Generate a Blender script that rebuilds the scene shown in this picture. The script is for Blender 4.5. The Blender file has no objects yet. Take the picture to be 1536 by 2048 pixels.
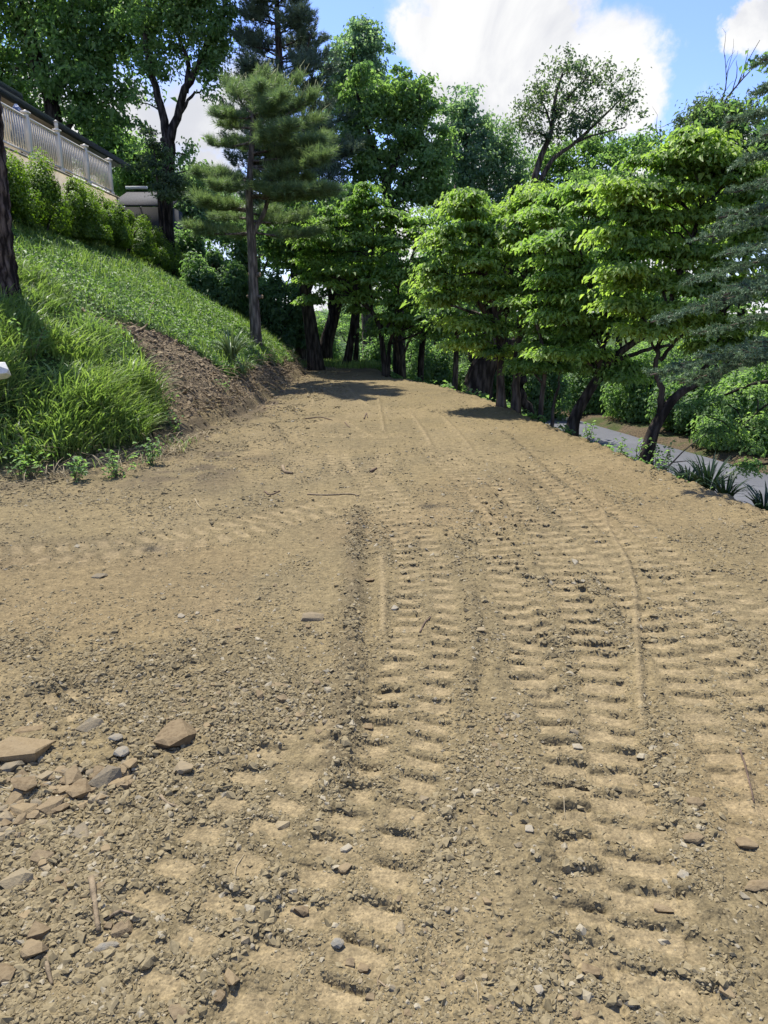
import bpy, bmesh, math, random
import numpy as np
from mathutils import Vector, Matrix

random.seed(7)
RNG = np.random.default_rng(7)
SC = bpy.context.scene
COL = SC.collection
R = math.radians

# ------------------------------------------------------------------ camera
CAM_H = 1.6
PITCH = R(15.5)
FPX = 1420.0                       # focal length in pixels of the 1536 x 2048 photograph
cam_data = bpy.data.cameras.new("camera")
cam_data.sensor_fit = 'HORIZONTAL'
cam_data.sensor_width = 36.0
cam_data.lens = 36.0 * FPX / 1536.0
cam_data.clip_start = 0.05
cam_data.clip_end = 6000
cam = bpy.data.objects.new("camera", cam_data)
cam.location = (0, 0, CAM_H)
cam.rotation_euler = (R(90) - PITCH, 0, 0)
COL.objects.link(cam)
SC.camera = cam

# ------------------------------------------------------------------ light, sky, exposure
SUN_EL, SUN_AZ = R(64), R(-36)      # azimuth clockwise from +Y (ahead of the camera)
SC.view_settings.view_transform = 'Standard'
SC.view_settings.look = 'None'
SC.view_settings.gamma = 1
SC.view_settings.exposure = 1.65
SC.view_settings.use_curve_mapping = False
SC.render.engine = 'CYCLES'
SC.cycles.max_bounces = 8
SC.cycles.diffuse_bounces = 5
SC.cycles.glossy_bounces = 2
SC.cycles.transmission_bounces = 4
SC.cycles.sample_clamp_indirect = 6
SC.cycles.use_denoising = True


def nd(nt, kind, **kw):
    n = nt.nodes.new(kind)
    for k, v in kw.items():
        if hasattr(n, k) and not k.startswith('in_'):
            setattr(n, k, v)
        else:
            key = k[3:] if k.startswith('in_') else k
            key = int(key) if key.isdigit() else key.replace('_', ' ')
            n.inputs[key].default_value = v
    return n


def math_n(nt, op, a, b=None, clamp=False):
    n = nt.nodes.new('ShaderNodeMath'); n.operation = op; n.use_clamp = clamp
    for i, v in enumerate((a, b)):
        if v is None:
            continue
        if isinstance(v, (int, float)):
            n.inputs[i].default_value = v
        else:
            nt.links.new(v, n.inputs[i])
    return n.outputs[0]


def smooth(nt, v, lo, hi):
    n = nt.nodes.new('ShaderNodeMapRange'); n.interpolation_type = 'SMOOTHSTEP'
    nt.links.new(v, n.inputs[0])
    n.inputs[1].default_value = lo; n.inputs[2].default_value = hi
    n.inputs[3].default_value = 0; n.inputs[4].default_value = 1
    return n.outputs[0]


def mixc(nt, fac, a, b, blend='MIX'):
    n = nt.nodes.new('ShaderNodeMix'); n.data_type = 'RGBA'; n.blend_type = blend
    for i, v in ((0, fac), (6, a), (7, b)):
        if isinstance(v, (int, float)):
            n.inputs[i].default_value = v
        elif isinstance(v, tuple):
            n.inputs[i].default_value = (*v[:3], 1)
        else:
            nt.links.new(v, n.inputs[i])
    return n.outputs[2]


def ray(px, py):
    """direction of the photograph's pixel in the world (the place was surveyed from the photograph)"""
    u = (px - 768) / FPX; v = (1024 - py) / FPX
    c, s = math.cos(PITCH), math.sin(PITCH)
    return np.array([u, c + v * s, -s + v * c])


def at(px, py, Y):
    d = ray(px, py); k = Y / d[1]
    return np.array([d[0] * k, Y, CAM_H + d[2] * k])


def on_z(px, py, z=0.0):
    d = ray(px, py); k = (z - CAM_H) / d[2]
    return np.array([d[0] * k, d[1] * k, z])


world = bpy.data.worlds.new("World")
SC.world = world
world.use_nodes = True
wn = world.node_tree
wn.nodes.clear()
sky = wn.nodes.new('ShaderNodeTexSky')
sky.sky_type = 'NISHITA'; sky.sun_disc = False
sky.sun_elevation = SUN_EL; sky.sun_rotation = SUN_AZ
sky.air_density = 1.0; sky.dust_density = 0.35; sky.ozone_density = 2.6
wtc = wn.nodes.new('ShaderNodeTexCoord')
wdir = wtc.outputs['Generated']
warp = nd(wn, 'ShaderNodeTexNoise', in_Scale=4.5, in_Detail=7.0, in_Roughness=0.58, in_Distortion=0.4)
wn.links.new(wdir, warp.inputs['Vector'])
big = nd(wn, 'ShaderNodeTexNoise', in_Scale=1.7, in_Detail=3.0, in_Roughness=0.5)
wn.links.new(wdir, big.inputs['Vector'])
wv = nd(wn, 'ShaderNodeTexNoise', in_Scale=3.2, in_Detail=8.0, in_Roughness=0.62)
wn.links.new(wdir, wv.inputs['Vector'])
v1 = wn.nodes.new('ShaderNodeVectorMath'); v1.operation = 'SUBTRACT'; wn.links.new(wv.outputs['Color'], v1.inputs[0]); v1.inputs[1].default_value = (0.5, 0.5, 0.5)
v2 = wn.nodes.new('ShaderNodeVectorMath'); v2.operation = 'SCALE'; wn.links.new(v1.outputs[0], v2.inputs[0]); v2.inputs['Scale'].default_value = 0.34
v3 = wn.nodes.new('ShaderNodeVectorMath'); v3.operation = 'ADD'; wn.links.new(wdir, v3.inputs[0]); wn.links.new(v2.outputs[0], v3.inputs[1])
v4 = wn.nodes.new('ShaderNodeVectorMath'); v4.operation = 'NORMALIZE'; wn.links.new(v3.outputs[0], v4.inputs[0])
warped = v4.outputs[0]
field = None
for (px, py, rad) in ((1000, 150, 7.5), (1170, 140, 6.0), (1290, 170, 3.6), (870, 110, 3.2), (1010, -40, 5), (1000, 270, 7), (330, 300, 7.5), (90, 330, 7), (1250, 560, 8), (760, 620, 9), (450, 420, 5), (1540, 5, 2.2), (1500, 400, 5)):
    d = ray(px, py); d = d / np.linalg.norm(d)
    dot = wn.nodes.new('ShaderNodeVectorMath'); dot.operation = 'DOT_PRODUCT'
    wn.links.new(warped, dot.inputs[0]); dot.inputs[1].default_value = tuple(d)
    ang = math_n(wn, 'ARCCOSINE', dot.outputs['Value'])
    f = math_n(wn, 'SUBTRACT', 1.0, math_n(wn, 'DIVIDE', ang, R(rad)))
    field = f if field is None else math_n(wn, 'MAXIMUM', field, f)
rest = math_n(wn, 'MULTIPLY', math_n(wn, 'SUBTRACT', big.outputs['Fac'], 0.56), 4.0)
sep = wn.nodes.new('ShaderNodeSeparateXYZ'); wn.links.new(wdir, sep.inputs[0])
away = smooth(wn, math_n(wn, 'MULTIPLY', sep.outputs['Y'], -1.0), -0.55, -0.2)
rest = math_n(wn, 'ADD', rest, math_n(wn, 'MULTIPLY', math_n(wn, 'SUBTRACT', away, 1.0), 4.0))
field = math_n(wn, 'MAXIMUM', field, rest)
field = math_n(wn, 'ADD', field, math_n(wn, 'MULTIPLY', math_n(wn, 'SUBTRACT', warp.outputs['Fac'], 0.5), 1.1))
cmask = smooth(wn, field, 0.0, 0.42)
shade = smooth(wn, warp.outputs['Fac'], 0.35, 0.65)
ccol = mixc(wn, smooth(wn, shade, 0.1, 0.9), (1.5840, 1.6192, 1.7424), (2.1560, 2.1560, 2.1560))
skyc = mixc(wn, 1.0, sky.outputs[0], (0.405, 0.418, 0.58), 'MULTIPLY')
wcol = mixc(wn, cmask, skyc, ccol)
bg = wn.nodes.new('ShaderNodeBackground'); bg.inputs['Strength'].default_value = 0.15
wn.links.new(wcol, bg.inputs['Color'])
wo = wn.nodes.new('ShaderNodeOutputWorld'); wn.links.new(bg.outputs[0], wo.inputs['Surface'])
world.cycles.sampling_method = 'AUTOMATIC'

sun_data = bpy.data.lights.new("sun", 'SUN')
sun_data.energy = 2.5
sun_data.angle = R(0.6)
sun_data.color = (1.0, 0.955, 0.88)
sun = bpy.data.objects.new("sun", sun_data)
sdir = Vector((math.sin(SUN_AZ) * math.cos(SUN_EL), math.cos(SUN_AZ) * math.cos(SUN_EL), math.sin(SUN_EL)))
sun.rotation_euler = sdir.to_track_quat('Z', 'Y').to_euler()
sun.location = (0, 0, 60)
COL.objects.link(sun)


# ------------------------------------------------------------------ noise in numpy
def h2(ix, iy, seed=0):
    a = (ix.astype(np.int64) * 374761393 + iy.astype(np.int64) * 668265263 + seed * 1442695041) & 0xFFFFFFFF
    a = ((a ^ (a >> 13)) * 1274126177) & 0xFFFFFFFF
    a = ((a ^ (a >> 16)) * 2246822519) & 0xFFFFFFFF
    return ((a ^ (a >> 15)) & 0xFFFFFF) / float(0xFFFFFF)


def vn(x, y, seed=0):
    ix = np.floor(x); iy = np.floor(y)
    fx = x - ix; fy = y - iy
    ux = fx * fx * (3 - 2 * fx); uy = fy * fy * (3 - 2 * fy)
    a = h2(ix, iy, seed); b = h2(ix + 1, iy, seed); c = h2(ix, iy + 1, seed); d = h2(ix + 1, iy + 1, seed)
    return (a + (b - a) * ux) * (1 - uy) + (c + (d - c) * ux) * uy


def fbm(x, y, seed=0, octs=4, rough=0.5):
    s = 0; amp = 1; tot = 0
    for k in range(octs):
        s = s + amp * vn(x * 2 ** k + 17.3 * k, y * 2 ** k - 9.1 * k, seed + k); tot += amp; amp *= rough
    return s / tot


def clods(x, y, size, seed, fill=0.7, flat=0.6):
    """heights (0..~1) of rounded lumps scattered one to a cell"""
    gx = x / size; gy = y / size
    ix = np.floor(gx); iy = np.floor(gy)
    out = np.zeros_like(gx)
    for dx in (-1, 0, 1):
        for dy in (-1, 0, 1):
            cx = ix + dx; cy = iy + dy
            px = cx + h2(cx, cy, seed); py = cy + h2(cx, cy, seed + 1)
            r = (0.25 + 0.45 * h2(cx, cy, seed + 2)) * (h2(cx, cy, seed + 3) < fill)
            an = h2(cx, cy, seed + 4) * 3.14
            ca, sa = np.cos(an), np.sin(an)
            ddx = gx - px; ddy = gy - py
            u = ddx * ca + ddy * sa; v = (-ddx * sa + ddy * ca) * 1.45
            q = 1 - (np.maximum(np.abs(u), 0.75 * (np.abs(u) + np.abs(v)) * 0.9) / np.maximum(r, 1e-3)) ** 2
            q = np.where(r > 0, np.clip(q, 0, 1), 0)
            out = np.maximum(out, np.sqrt(q) * r / 0.7 * (flat + (1 - flat) * h2(cx, cy, seed + 5)))
    return out


def sstep(a, b, x):
    t = np.clip((x - a) / (b - a), 0, 1)
    return t * t * (3 - 2 * t)


def smin(a, b, k):
    h = np.clip(0.5 + 0.5 * (b - a) / k, 0, 1)
    return b * (1 - h) + a * h - k * h * (1 - h)


# ------------------------------------------------------------------ the lie of the land
_r = [on_z(*p) for p in ((1700, 1110), (1536, 1030), (1420, 985), (1300, 940), (1180, 888), (1060, 840), (980, 805), (900, 777), (830, 762), (760, 753))]
RY = np.array([-20.] + [p[1] for p in _r] + [26., 40.]); RX = np.array([4.6] + [p[0] for p in _r] + [-0.6, -2.0])
_l = [on_z(*p) for p in ((330, 905), (355, 880), (430, 850), (500, 825), (545, 795), (585, 765), (612, 748))]
LY = np.array([6.0, 6.9] + [p[1] for p in _l] + [30., 60.]); LX = np.array([-3.15, -3.1] + [p[0] for p in _l] + [-3.6, -6.0])
FX = np.array([-60, -6.5, -4.4, -3.6, -3.1]); FY = np.array([5.6, 6.15, 6.75, 6.95, 7.6])


def xr(y): return np.interp(y, RY, RX)
def xl(y): return np.interp(y, LY, LX)


ROADF_Y = np.array([-60, 8, 14.4, 17.2, 21.9, 30, 40, 55, 90]); ROADF_X = np.array([10.5, 8.9, 8.0, 7.3, 6.3, 4.6, 3.0, 1.5, -3.])


def roadfar(y): return np.interp(y, ROADF_Y, ROADF_X)
def roadnear(y): return roadfar(y) - 4.3


def drop(y):
    return 0.13 * np.log1p(np.exp((y - 27) / 2.0)) * 2.0


def slope_d(x, y):
    """distance into the hillside from the foot of the slope (negative on the pad)"""
    dl = xl(y) - x
    df = (y - np.interp(x, FX, FY)) * 0.95
    return smin(dl, df, 0.9)


def S(d, y=20.0):
    dd = np.maximum(d, 0)
    return 0.555 * dd + (0.08 + 0.34 * sstep(7.5, 11.0, y)) * (1 - np.exp(-dd / 0.55))


ROAD_Z = -1.5


def H(x, y):
    x = np.asarray(x, float); y = np.asarray(y, float)
    d = slope_d(x, y)
    z = S(d, y)
    cap = 3.9 + 0.10 * np.maximum(-x - 8.6, 0)
    z = np.where(d > 4, -smin(-z, -z, 1) * 0 + smin(z, cap, 0.5), z)
    e = x - xr(y)
    wid = np.maximum(roadnear(y) - xr(y), 0.4)
    t = np.clip(e / wid, 0, 1)
    rz = ROAD_Z
    right = rz * (t * t * (3 - 2 * t)) * (e > 0)
    berm = 0.05 * np.exp(-((e + 0.18) / 0.16) ** 2) * (fbm(y * 2.3, x * 0 + 3, 5, 3) - 0.1)
    verge = np.maximum(x - roadfar(y) - 0.2, 0)
    right = right + np.minimum(verge * 0.09, 2.5)
    dr = np.minimum(drop(y), 9) * np.maximum(np.clip((x + 9) / 6.0, 0, 1), sstep(38, 80, y))
    z = z * (1 - 0.7 * sstep(36, 70, y))
    far = np.maximum(np.hypot(x, y) - 70, 0) * 0.06
    hill = 26 * sstep(260, 700, y + 0.2 * x) * (0.6 + 0.5 * fbm(x / 130, y / 130, 77, 3))
    return z + right * (e > 0) + berm * (d < 0.1) - dr - np.minimum(far, 12) + hill


def on_ground(px, py, y0=1.0, y1=80.0):
    d = ray(px, py)
    ks = np.linspace(y0, y1, 4000) / d[1]
    P = np.array([0, 0, CAM_H]) + ks[:, None] * d
    g = H(P[:, 0], P[:, 1])
    hit = np.nonzero(P[:, 2] <= g)[0]
    return P[hit[0]] if len(hit) else P[-1]


def G(x, y):
    return float(H(np.array([x]), np.array([y]))[0])


# ------------------------------------------------------------------ object helpers
def tag(o, label=None, cat=None, group=None, kind=None):
    if label: o['label'] = label
    if cat: o['category'] = cat
    if group: o['group'] = group
    if kind: o['kind'] = kind
    return o


def empty(name, loc, label, cat, group=None, rz=0):
    o = bpy.data.objects.new(name, None)
    COL.objects.link(o); o.location = tuple(float(v) for v in loc); o.rotation_euler = (0, 0, rz)
    o.empty_display_size = 0.2
    return tag(o, label, cat, group)


def mesh_np(name, V, loops, counts, mat, parent=None, smooth_=False, attrs=None, origin=None):
    """a mesh from numpy arrays; loops = flat vertex indices, counts = loop count of each face (int or array)"""
    V = np.asarray(V, np.float32)
    if parent is not None and origin is None:
        origin = np.array(parent.matrix_basis.translation) if parent.rotation_euler.z == 0 else None
    if origin is not None:
        V = V - np.asarray(origin, np.float32)
    me = bpy.data.meshes.new(name)
    loops = np.asarray(loops, np.int32).ravel()
    if isinstance(counts, int):
        nf = len(loops) // counts
        starts = np.arange(nf, dtype=np.int32) * counts
    else:
        counts = np.asarray(counts, np.int32); nf = len(counts)
        starts = np.concatenate([[0], np.cumsum(counts)[:-1]]).astype(np.int32)
    me.vertices.add(len(V)); me.vertices.foreach_set('co', V.ravel())
    me.loops.add(len(loops)); me.loops.foreach_set('vertex_index', loops)
    me.polygons.add(nf); me.polygons.foreach_set('loop_start', starts)
    me.update(calc_edges=True)
    if smooth_:
        me.polygons.foreach_set('use_smooth', np.ones(nf, bool))
    for k, v in (attrs or {}).items():
        a = me.attributes.new(k, 'FLOAT', 'POINT'); a.data.foreach_set('value', np.asarray(v, np.float32))
    if mat: me.materials.append(mat)
    o = bpy.data.objects.new(name, me)
    COL.objects.link(o)
    if parent is not None:
        o.parent = parent
    elif origin is not None:
        o.location = tuple(float(v) for v in origin)
    return o


class MB:
    """collects boxes, prisms and tubes"""
    def __init__(s): s.v = []; s.f = []; s.n = 0
    def add(s, V, F):
        V = np.asarray(V, float)
        s.v.append(V); s.f += [tuple(i + s.n for i in f) for f in F]; s.n += len(V)
    def box(s, lo, hi, M=None):
        x0, y0, z0 = lo; x1, y1, z1 = hi
        V = np.array([(x0, y0, z0), (x1, y0, z0), (x1, y1, z0), (x0, y1, z0), (x0, y0, z1), (x1, y0, z1), (x1, y1, z1), (x0, y1, z1)], float)
        if M is not None: V = V @ M[0].T + M[1]
        s.add(V, [(0, 3, 2, 1), (4, 5, 6, 7), (0, 1, 5, 4), (1, 2, 6, 5), (2, 3, 7, 6), (3, 0, 4, 7)])
    def tube(s, pts, rad, sides=6, cap=True, rough=0.0):
        pts = np.asarray(pts, float); n = len(pts)
        rad = np.broadcast_to(np.asarray(rad, float), (n,))
        T = np.gradient(pts, axis=0); T /= np.linalg.norm(T, axis=1)[:, None] + 1e-9
        up = np.array([0, 0, 1.0]) if abs(T[:, 2]).mean() < 0.8 else np.array([1.0, 0, 0])
        A = np.cross(T, up); A /= np.linalg.norm(A, axis=1)[:, None] + 1e-9
        B = np.cross(T, A)
        an = np.arange(sides) * 2 * math.pi / sides
        rr = rad[:, None] * (1 + rough * (RNG.random((n, sides)) - 0.5)) if rough else np.repeat(rad[:, None], sides, 1)
        V = pts[:, None, :] + rr[..., None] * (np.cos(an)[None, :, None] * A[:, None, :] + np.sin(an)[None, :, None] * B[:, None, :])
        F = []
        for i in range(n - 1):
            for j in range(sides):
                k = (j + 1) % sides
                F.append((i * sides + j, i * sides + k, (i + 1) * sides + k, (i + 1) * sides + j))
        if cap:
            F.append(tuple(range(sides))[::-1]); F.append(tuple((n - 1) * sides + j for j in range(sides)))
        s.add(V.reshape(-1, 3), F)
    def build(s, name, mat, parent=None, smooth_=False, origin=None, bevel=0):
        V = np.concatenate(s.v)
        o = mesh_np(name, V, np.concatenate([np.array(f) for f in s.f]), [len(f) for f in s.f], mat, parent, smooth_, origin=origin)
        if bevel:
            m = o.modifiers.new('bevel', 'BEVEL'); m.width = bevel; m.segments = 1
        return o


def spline(pts, n):
    """smooth curve through points, n samples"""
    P = np.asarray(pts, float)
    if len(P) < 3:
        t = np.linspace(0, 1, n)[:, None]
        return P[0] * (1 - t) + P[-1] * t
    Q = np.vstack([2 * P[0] - P[1], P, 2 * P[-1] - P[-2]])
    out = []
    ts = np.linspace(0, len(P) - 1 - 1e-6, n)
    for t in ts:
        i = int(t); f = t - i
        a, b, c, d = Q[i], Q[i + 1], Q[i + 2], Q[i + 3]
        out.append(0.5 * ((2 * b) + (-a + c) * f + (2 * a - 5 * b + 4 * c - d) * f * f + (-a + 3 * b - 3 * c + d) * f ** 3))
    return np.array(out)


# ------------------------------------------------------------------ materials
def new_mat(name, rough=0.9, spec=0.2):
    m = bpy.data.materials.new(name); m.use_nodes = True
    nt = m.node_tree; b = nt.nodes['Principled BSDF']
    b.inputs['Roughness'].default_value = rough
    b.inputs['Specular IOR Level'].default_value = spec
    return m, nt, b


def tex(nt, kind, scale, vec=None, detail=3.0, rough=0.55, **kw):
    n = nt.nodes.new('ShaderNodeTex' + kind)
    n.inputs['Scale'].default_value = scale
    if kind == 'Noise':
        n.inputs['Detail'].default_value = detail; n.inputs['Roughness'].default_value = rough
    for k, v in kw.items():
        if k in n.inputs: n.inputs[k].default_value = v
        else: setattr(n, k, v)
    if vec is None:
        g = nt.nodes.new('ShaderNodeNewGeometry'); vec = g.outputs['Position']
    nt.links.new(vec, n.inputs['Vector'])
    return n


def attr(nt, name):
    n = nt.nodes.new('ShaderNodeAttribute'); n.attribute_name = name
    return n.outputs['Fac']


def bump(nt, b, h, strength, dist, prev=None):
    n = nt.nodes.new('ShaderNodeBump'); n.inputs['Strength'].default_value = strength; n.inputs['Distance'].default_value = dist
    nt.links.new(h, n.inputs['Height'])
    if prev is not None: nt.links.new(prev, n.inputs['Normal'])
    nt.links.new(n.outputs[0], b.inputs['Normal'])
    return n.outputs[0]


def mat_dirt():
    m, nt, b = new_mat('dirt', 0.95, 0.12)
    n1 = tex(nt, 'Noise', 1.1, detail=5).outputs['Fac']
    n2 = tex(nt, 'Noise', 14, detail=6, rough=0.65).outputs['Fac']
    n3 = tex(nt, 'Noise', 120, detail=3, rough=0.6).outputs['Fac']
    base = mixc(nt, smooth(nt, n1, 0.35, 0.65), (0.1455, 0.1177, 0.0642), (0.1793, 0.1414, 0.0735))
    comp = attr(nt, 'comp')
    base = mixc(nt, comp, base, (0.2311, 0.1817, 0.1011))
    base = mixc(nt, math_n(nt, 'MULTIPLY', attr(nt, 'tan'), 0.18), base, (0.2021, 0.1359, 0.0671))
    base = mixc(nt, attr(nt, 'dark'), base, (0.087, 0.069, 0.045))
    base = mixc(nt, math_n(nt, 'MULTIPLY', smooth(nt, n2, 0.30, 0.62), 0.55), (0.165, 0.125, 0.078), base, 'MIX') if False else mixc(nt, 0.55, base, mixc(nt, smooth(nt, n2, 0.3, 0.7), (0.62, 0.62, 0.60), (1.3, 1.28, 1.22)), 'MULTIPLY')
    n4 = tex(nt, 'Noise', 42, detail=4, rough=0.7).outputs['Fac']
    base = mixc(nt, 0.55, base, mixc(nt, smooth(nt, n4, 0.34, 0.66), (0.66, 0.65, 0.63), (1.34, 1.33, 1.3)), 'MULTIPLY')
    base = mixc(nt, 0.5, base, mixc(nt, smooth(nt, n3, 0.32, 0.68), (0.62, 0.62, 0.62), (1.38, 1.36, 1.3)), 'MULTIPLY')
    nt.links.new(base, b.inputs['Base Color'])
    v = tex(nt, 'Voronoi', 95, feature='F1'); v2 = tex(nt, 'Voronoi', 38, feature='F1')
    p = bump(nt, b, v.outputs['Distance'], 0.55, -0.006)
    p = bump(nt, b, v2.outputs['Distance'], 0.4, -0.010, p)
    bump(nt, b, n3, 0.5, 0.006, p)
    return m


def mat_ground():
    m, nt, b = new_mat('ground_cover_soil', 0.95, 0.1)
    n1 = tex(nt, 'Noise', 0.9, detail=6).outputs['Fac']; n2 = tex(nt, 'Noise', 25, detail=5, rough=0.7).outputs['Fac']
    green = mixc(nt, smooth(nt, n1, 0.35, 0.65), (0.038, 0.075, 0.014), (0.075, 0.125, 0.026))
    green = mixc(nt, smooth(nt, n2, 0.4, 0.7), mixc(nt, 0.6, green, (0.03, 0.028, 0.015)), green)
    litter = mixc(nt, smooth(nt, n2, 0.35, 0.65), (0.035, 0.028, 0.018), (0.12, 0.09, 0.055))
    litter = mixc(nt, smooth(nt, n1, 0.5, 0.62), litter, (0.035, 0.06, 0.015))
    soil = mixc(nt, smooth(nt, n2, 0.35, 0.65), (0.13, 0.10, 0.065), (0.27, 0.20, 0.12))
    c = mixc(nt, attr(nt, 'grass'), litter, green)
    c = mixc(nt, attr(nt, 'soil'), c, soil)
    nt.links.new(c, b.inputs['Base Color'])
    bump(nt, b, n2, 0.6, 0.04)
    return m


def mat_bank():
    m, nt, b = new_mat('bank_soil', 0.95, 0.1)
    n1 = tex(nt, 'Noise', 2.3, detail=6).outputs['Fac']; n2 = tex(nt, 'Noise', 30, detail=6, rough=0.7).outputs['Fac']
    c = mixc(nt, smooth(nt, n1, 0.35, 0.65), (0.130, 0.103, 0.062), (0.225, 0.176, 0.104))
    c = mixc(nt, attr(nt, 'foot'), c, (0.185, 0.138, 0.080))
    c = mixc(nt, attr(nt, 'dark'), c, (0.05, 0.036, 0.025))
    c = mixc(nt, 0.7, c, mixc(nt, smooth(nt, n2, 0.3, 0.7), (0.5, 0.5, 0.5), (1.45, 1.42, 1.35)), 'MULTIPLY')
    nt.links.new(c, b.inputs['Base Color'])
    p = bump(nt, b, tex(nt, 'Voronoi', 45).outputs['Distance'], 0.6, -0.02)
    bump(nt, b, n2, 0.7, 0.02, p)
    return m


def mat_plain(name, col, rough=0.7, spec=0.3, nscale=8.0, amp=0.35, bumpd=0.0, stretch=None):
    m, nt, b = new_mat(name, rough, spec)
    tc = nt.nodes.new('ShaderNodeTexCoord'); vec = tc.outputs['Object']
    if stretch:
        mp = nt.nodes.new('ShaderNodeMapping'); mp.inputs['Scale'].default_value = stretch
        nt.links.new(vec, mp.inputs['Vector']); vec = mp.outputs[0]
    n = tex(nt, 'Noise', nscale, vec, detail=6, rough=0.65).outputs['Fac']
    c = mixc(nt, 1.0, col, mixc(nt, smooth(nt, n, 0.25, 0.75), (1 - amp,) * 3, (1 + amp,) * 3), 'MULTIPLY')
    nt.links.new(c, b.inputs['Base Color'])
    if bumpd: bump(nt, b, n, 0.8, bumpd)
    return m


def mat_bark(name, c0, c1, scale=9.0, bumpd=0.03):
    m, nt, b = new_mat(name, 0.95, 0.1)
    tc = nt.nodes.new('ShaderNodeTexCoord')
    mp = nt.nodes.new('ShaderNodeMapping'); mp.inputs['Scale'].default_value = (1, 1, 0.22)
    nt.links.new(tc.outputs['Object'], mp.inputs['Vector'])
    v = tex(nt, 'Voronoi', scale, mp.outputs[0], feature='F1'); n = tex(nt, 'Noise', scale * 1.7, mp.outputs[0], detail=7, rough=0.7)
    h = math_n(nt, 'ADD', math_n(nt, 'MULTIPLY', v.outputs['Distance'], -0.8), n.outputs['Fac'])
    c = mixc(nt, smooth(nt, h, -0.15, 0.45), c0, c1)
    nt.links.new(c, b.inputs['Base Color'])
    bump(nt, b, h, 1.0, bumpd)
    return m


LEAFMATS = {}


def mat_leaf(name, dark, light, trans=0.4, rough=0.5, tint=None):
    """foliage: colour varies leaf by leaf (rnd) and clump by clump (clump)"""
    if name in LEAFMATS: return LEAFMATS[name]
    m = bpy.data.materials.new(name); m.use_nodes = True; nt = m.node_tree
    b = nt.nodes['Principled BSDF']; out = nt.nodes['Material Output']
    b.inputs['Roughness'].default_value = rough; b.inputs['Specular IOR Level'].default_value = 0.35
    c = mixc(nt, attr(nt, 'rnd'), dark, light)
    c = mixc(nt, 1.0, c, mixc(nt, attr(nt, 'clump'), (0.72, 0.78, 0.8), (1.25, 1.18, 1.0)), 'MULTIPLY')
    nt.links.new(c, b.inputs['Base Color'])
    t = nt.nodes.new('ShaderNodeBsdfTranslucent')
    tcol = mixc(nt, 1.0, c, tint or (1.25, 1.40, 0.70), 'MULTIPLY')
    nt.links.new(tcol, t.inputs['Color'])
    mx = nt.nodes.new('ShaderNodeMixShader'); mx.inputs[0].default_value = trans
    nt.links.new(b.outputs[0], mx.inputs[1]); nt.links.new(t.outputs[0], mx.inputs[2])
    nt.links.new(mx.outputs[0], out.inputs['Surface'])
    LEAFMATS[name] = m
    return m


M_DIRT = mat_dirt(); M_GROUND = mat_ground(); M_BANK = mat_bank()


# ------------------------------------------------------------------ wheel tracks on the pad
def wpath(pts):
    P = np.array([on_z(*p)[:2] for p in pts])
    return spline(np.c_[P, np.zeros(len(P))], max(12, len(P) * 5))[:, :2]


# (path in survey pixels, width, lug spacing, lug height, chevron, seed)
TRACKS = [
    ([(500, 2300), (600, 1980), (690, 1790), (760, 1600), (812, 1450), (845, 1300), (852, 1200), (838, 1110), (800, 1030), (745, 960), (715, 915)], 0.40, 0.155, 0.026, 0.10, 1),
    ([(1340, 2300), (1290, 1950), (1245, 1750), (1195, 1560), (1160, 1420), (1128, 1300), (1092, 1200), (1052, 1100), (1005, 1030), (950, 970), (900, 925), (860, 895)], 0.42, 0.155, 0.026, 0.12, 2),
    ([(1080, 1420), (1045, 1300), (1020, 1200), (985, 1110), (960, 1050)], 0.22, 0.155, 0.020, 0.0, 3),
    ([(1330, 2150), (1300, 1900), (1262, 1700), (1235, 1560), (1215, 1420), (1190, 1290), (1145, 1180), (1100, 1090), (1040, 1010), (985, 955)], 0.24, 0.155, 0.020, 0.05, 4),
    ([(1640, 1760), (1545, 1560), (1440, 1390), (1375, 1290), (1300, 1200), (1215, 1120), (1140, 1065), (1070, 1010)], 0.48, 0.16, 0.026, 0.1, 5),
    ([(-120, 1120), (60, 1108), (240, 1095), (420, 1070), (560, 1035), (710, 1003)], 0.52, 0.17, 0.030, 0.35, 6),
    ([(120, 2150), (260, 1930), (400, 1760), (520, 1600), (600, 1480), (640, 1380)], 0.40, 0.17, 0.017, 0.1, 7),
    ([(1250, 1100), (1150, 1020), (1080, 960)], 0.40, 0.16, 0.014, 0.1, 8),
    ([(1560, 1250), (1400, 1170), (1250, 1060), (1150, 985), (1060, 920)], 0.42, 0.16, 0.012, 0.1, 9),
    ([(770, 950), (768, 925), (764, 895)], 0.25, 0.09, 0.014, 0.0, 10),
    ([(690, 955), (680, 925), (672, 898)], 0.34, 0.10, 0.012, 0.0, 11),
    ([(1640, 1560), (1560, 1440), (1470, 1330), (1390, 1240), (1300, 1150)], 0.30, 0.16, 0.018, 0.1, 12),
    ([(-50, 1440), (60, 1425), (160, 1400), (230, 1360), (290, 1330)], 0.34, 0.16, 0.018, 0.2, 13),
    ([(600, 868), (700, 872), (850, 872)], 0.30, 0.16, 0.010, 0.0, 14),
]
TR = [(wpath(p), w_, sp_ * .88, h_ * .85, *rest) for p, w_, sp_, h_, *rest in TRACKS]
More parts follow.
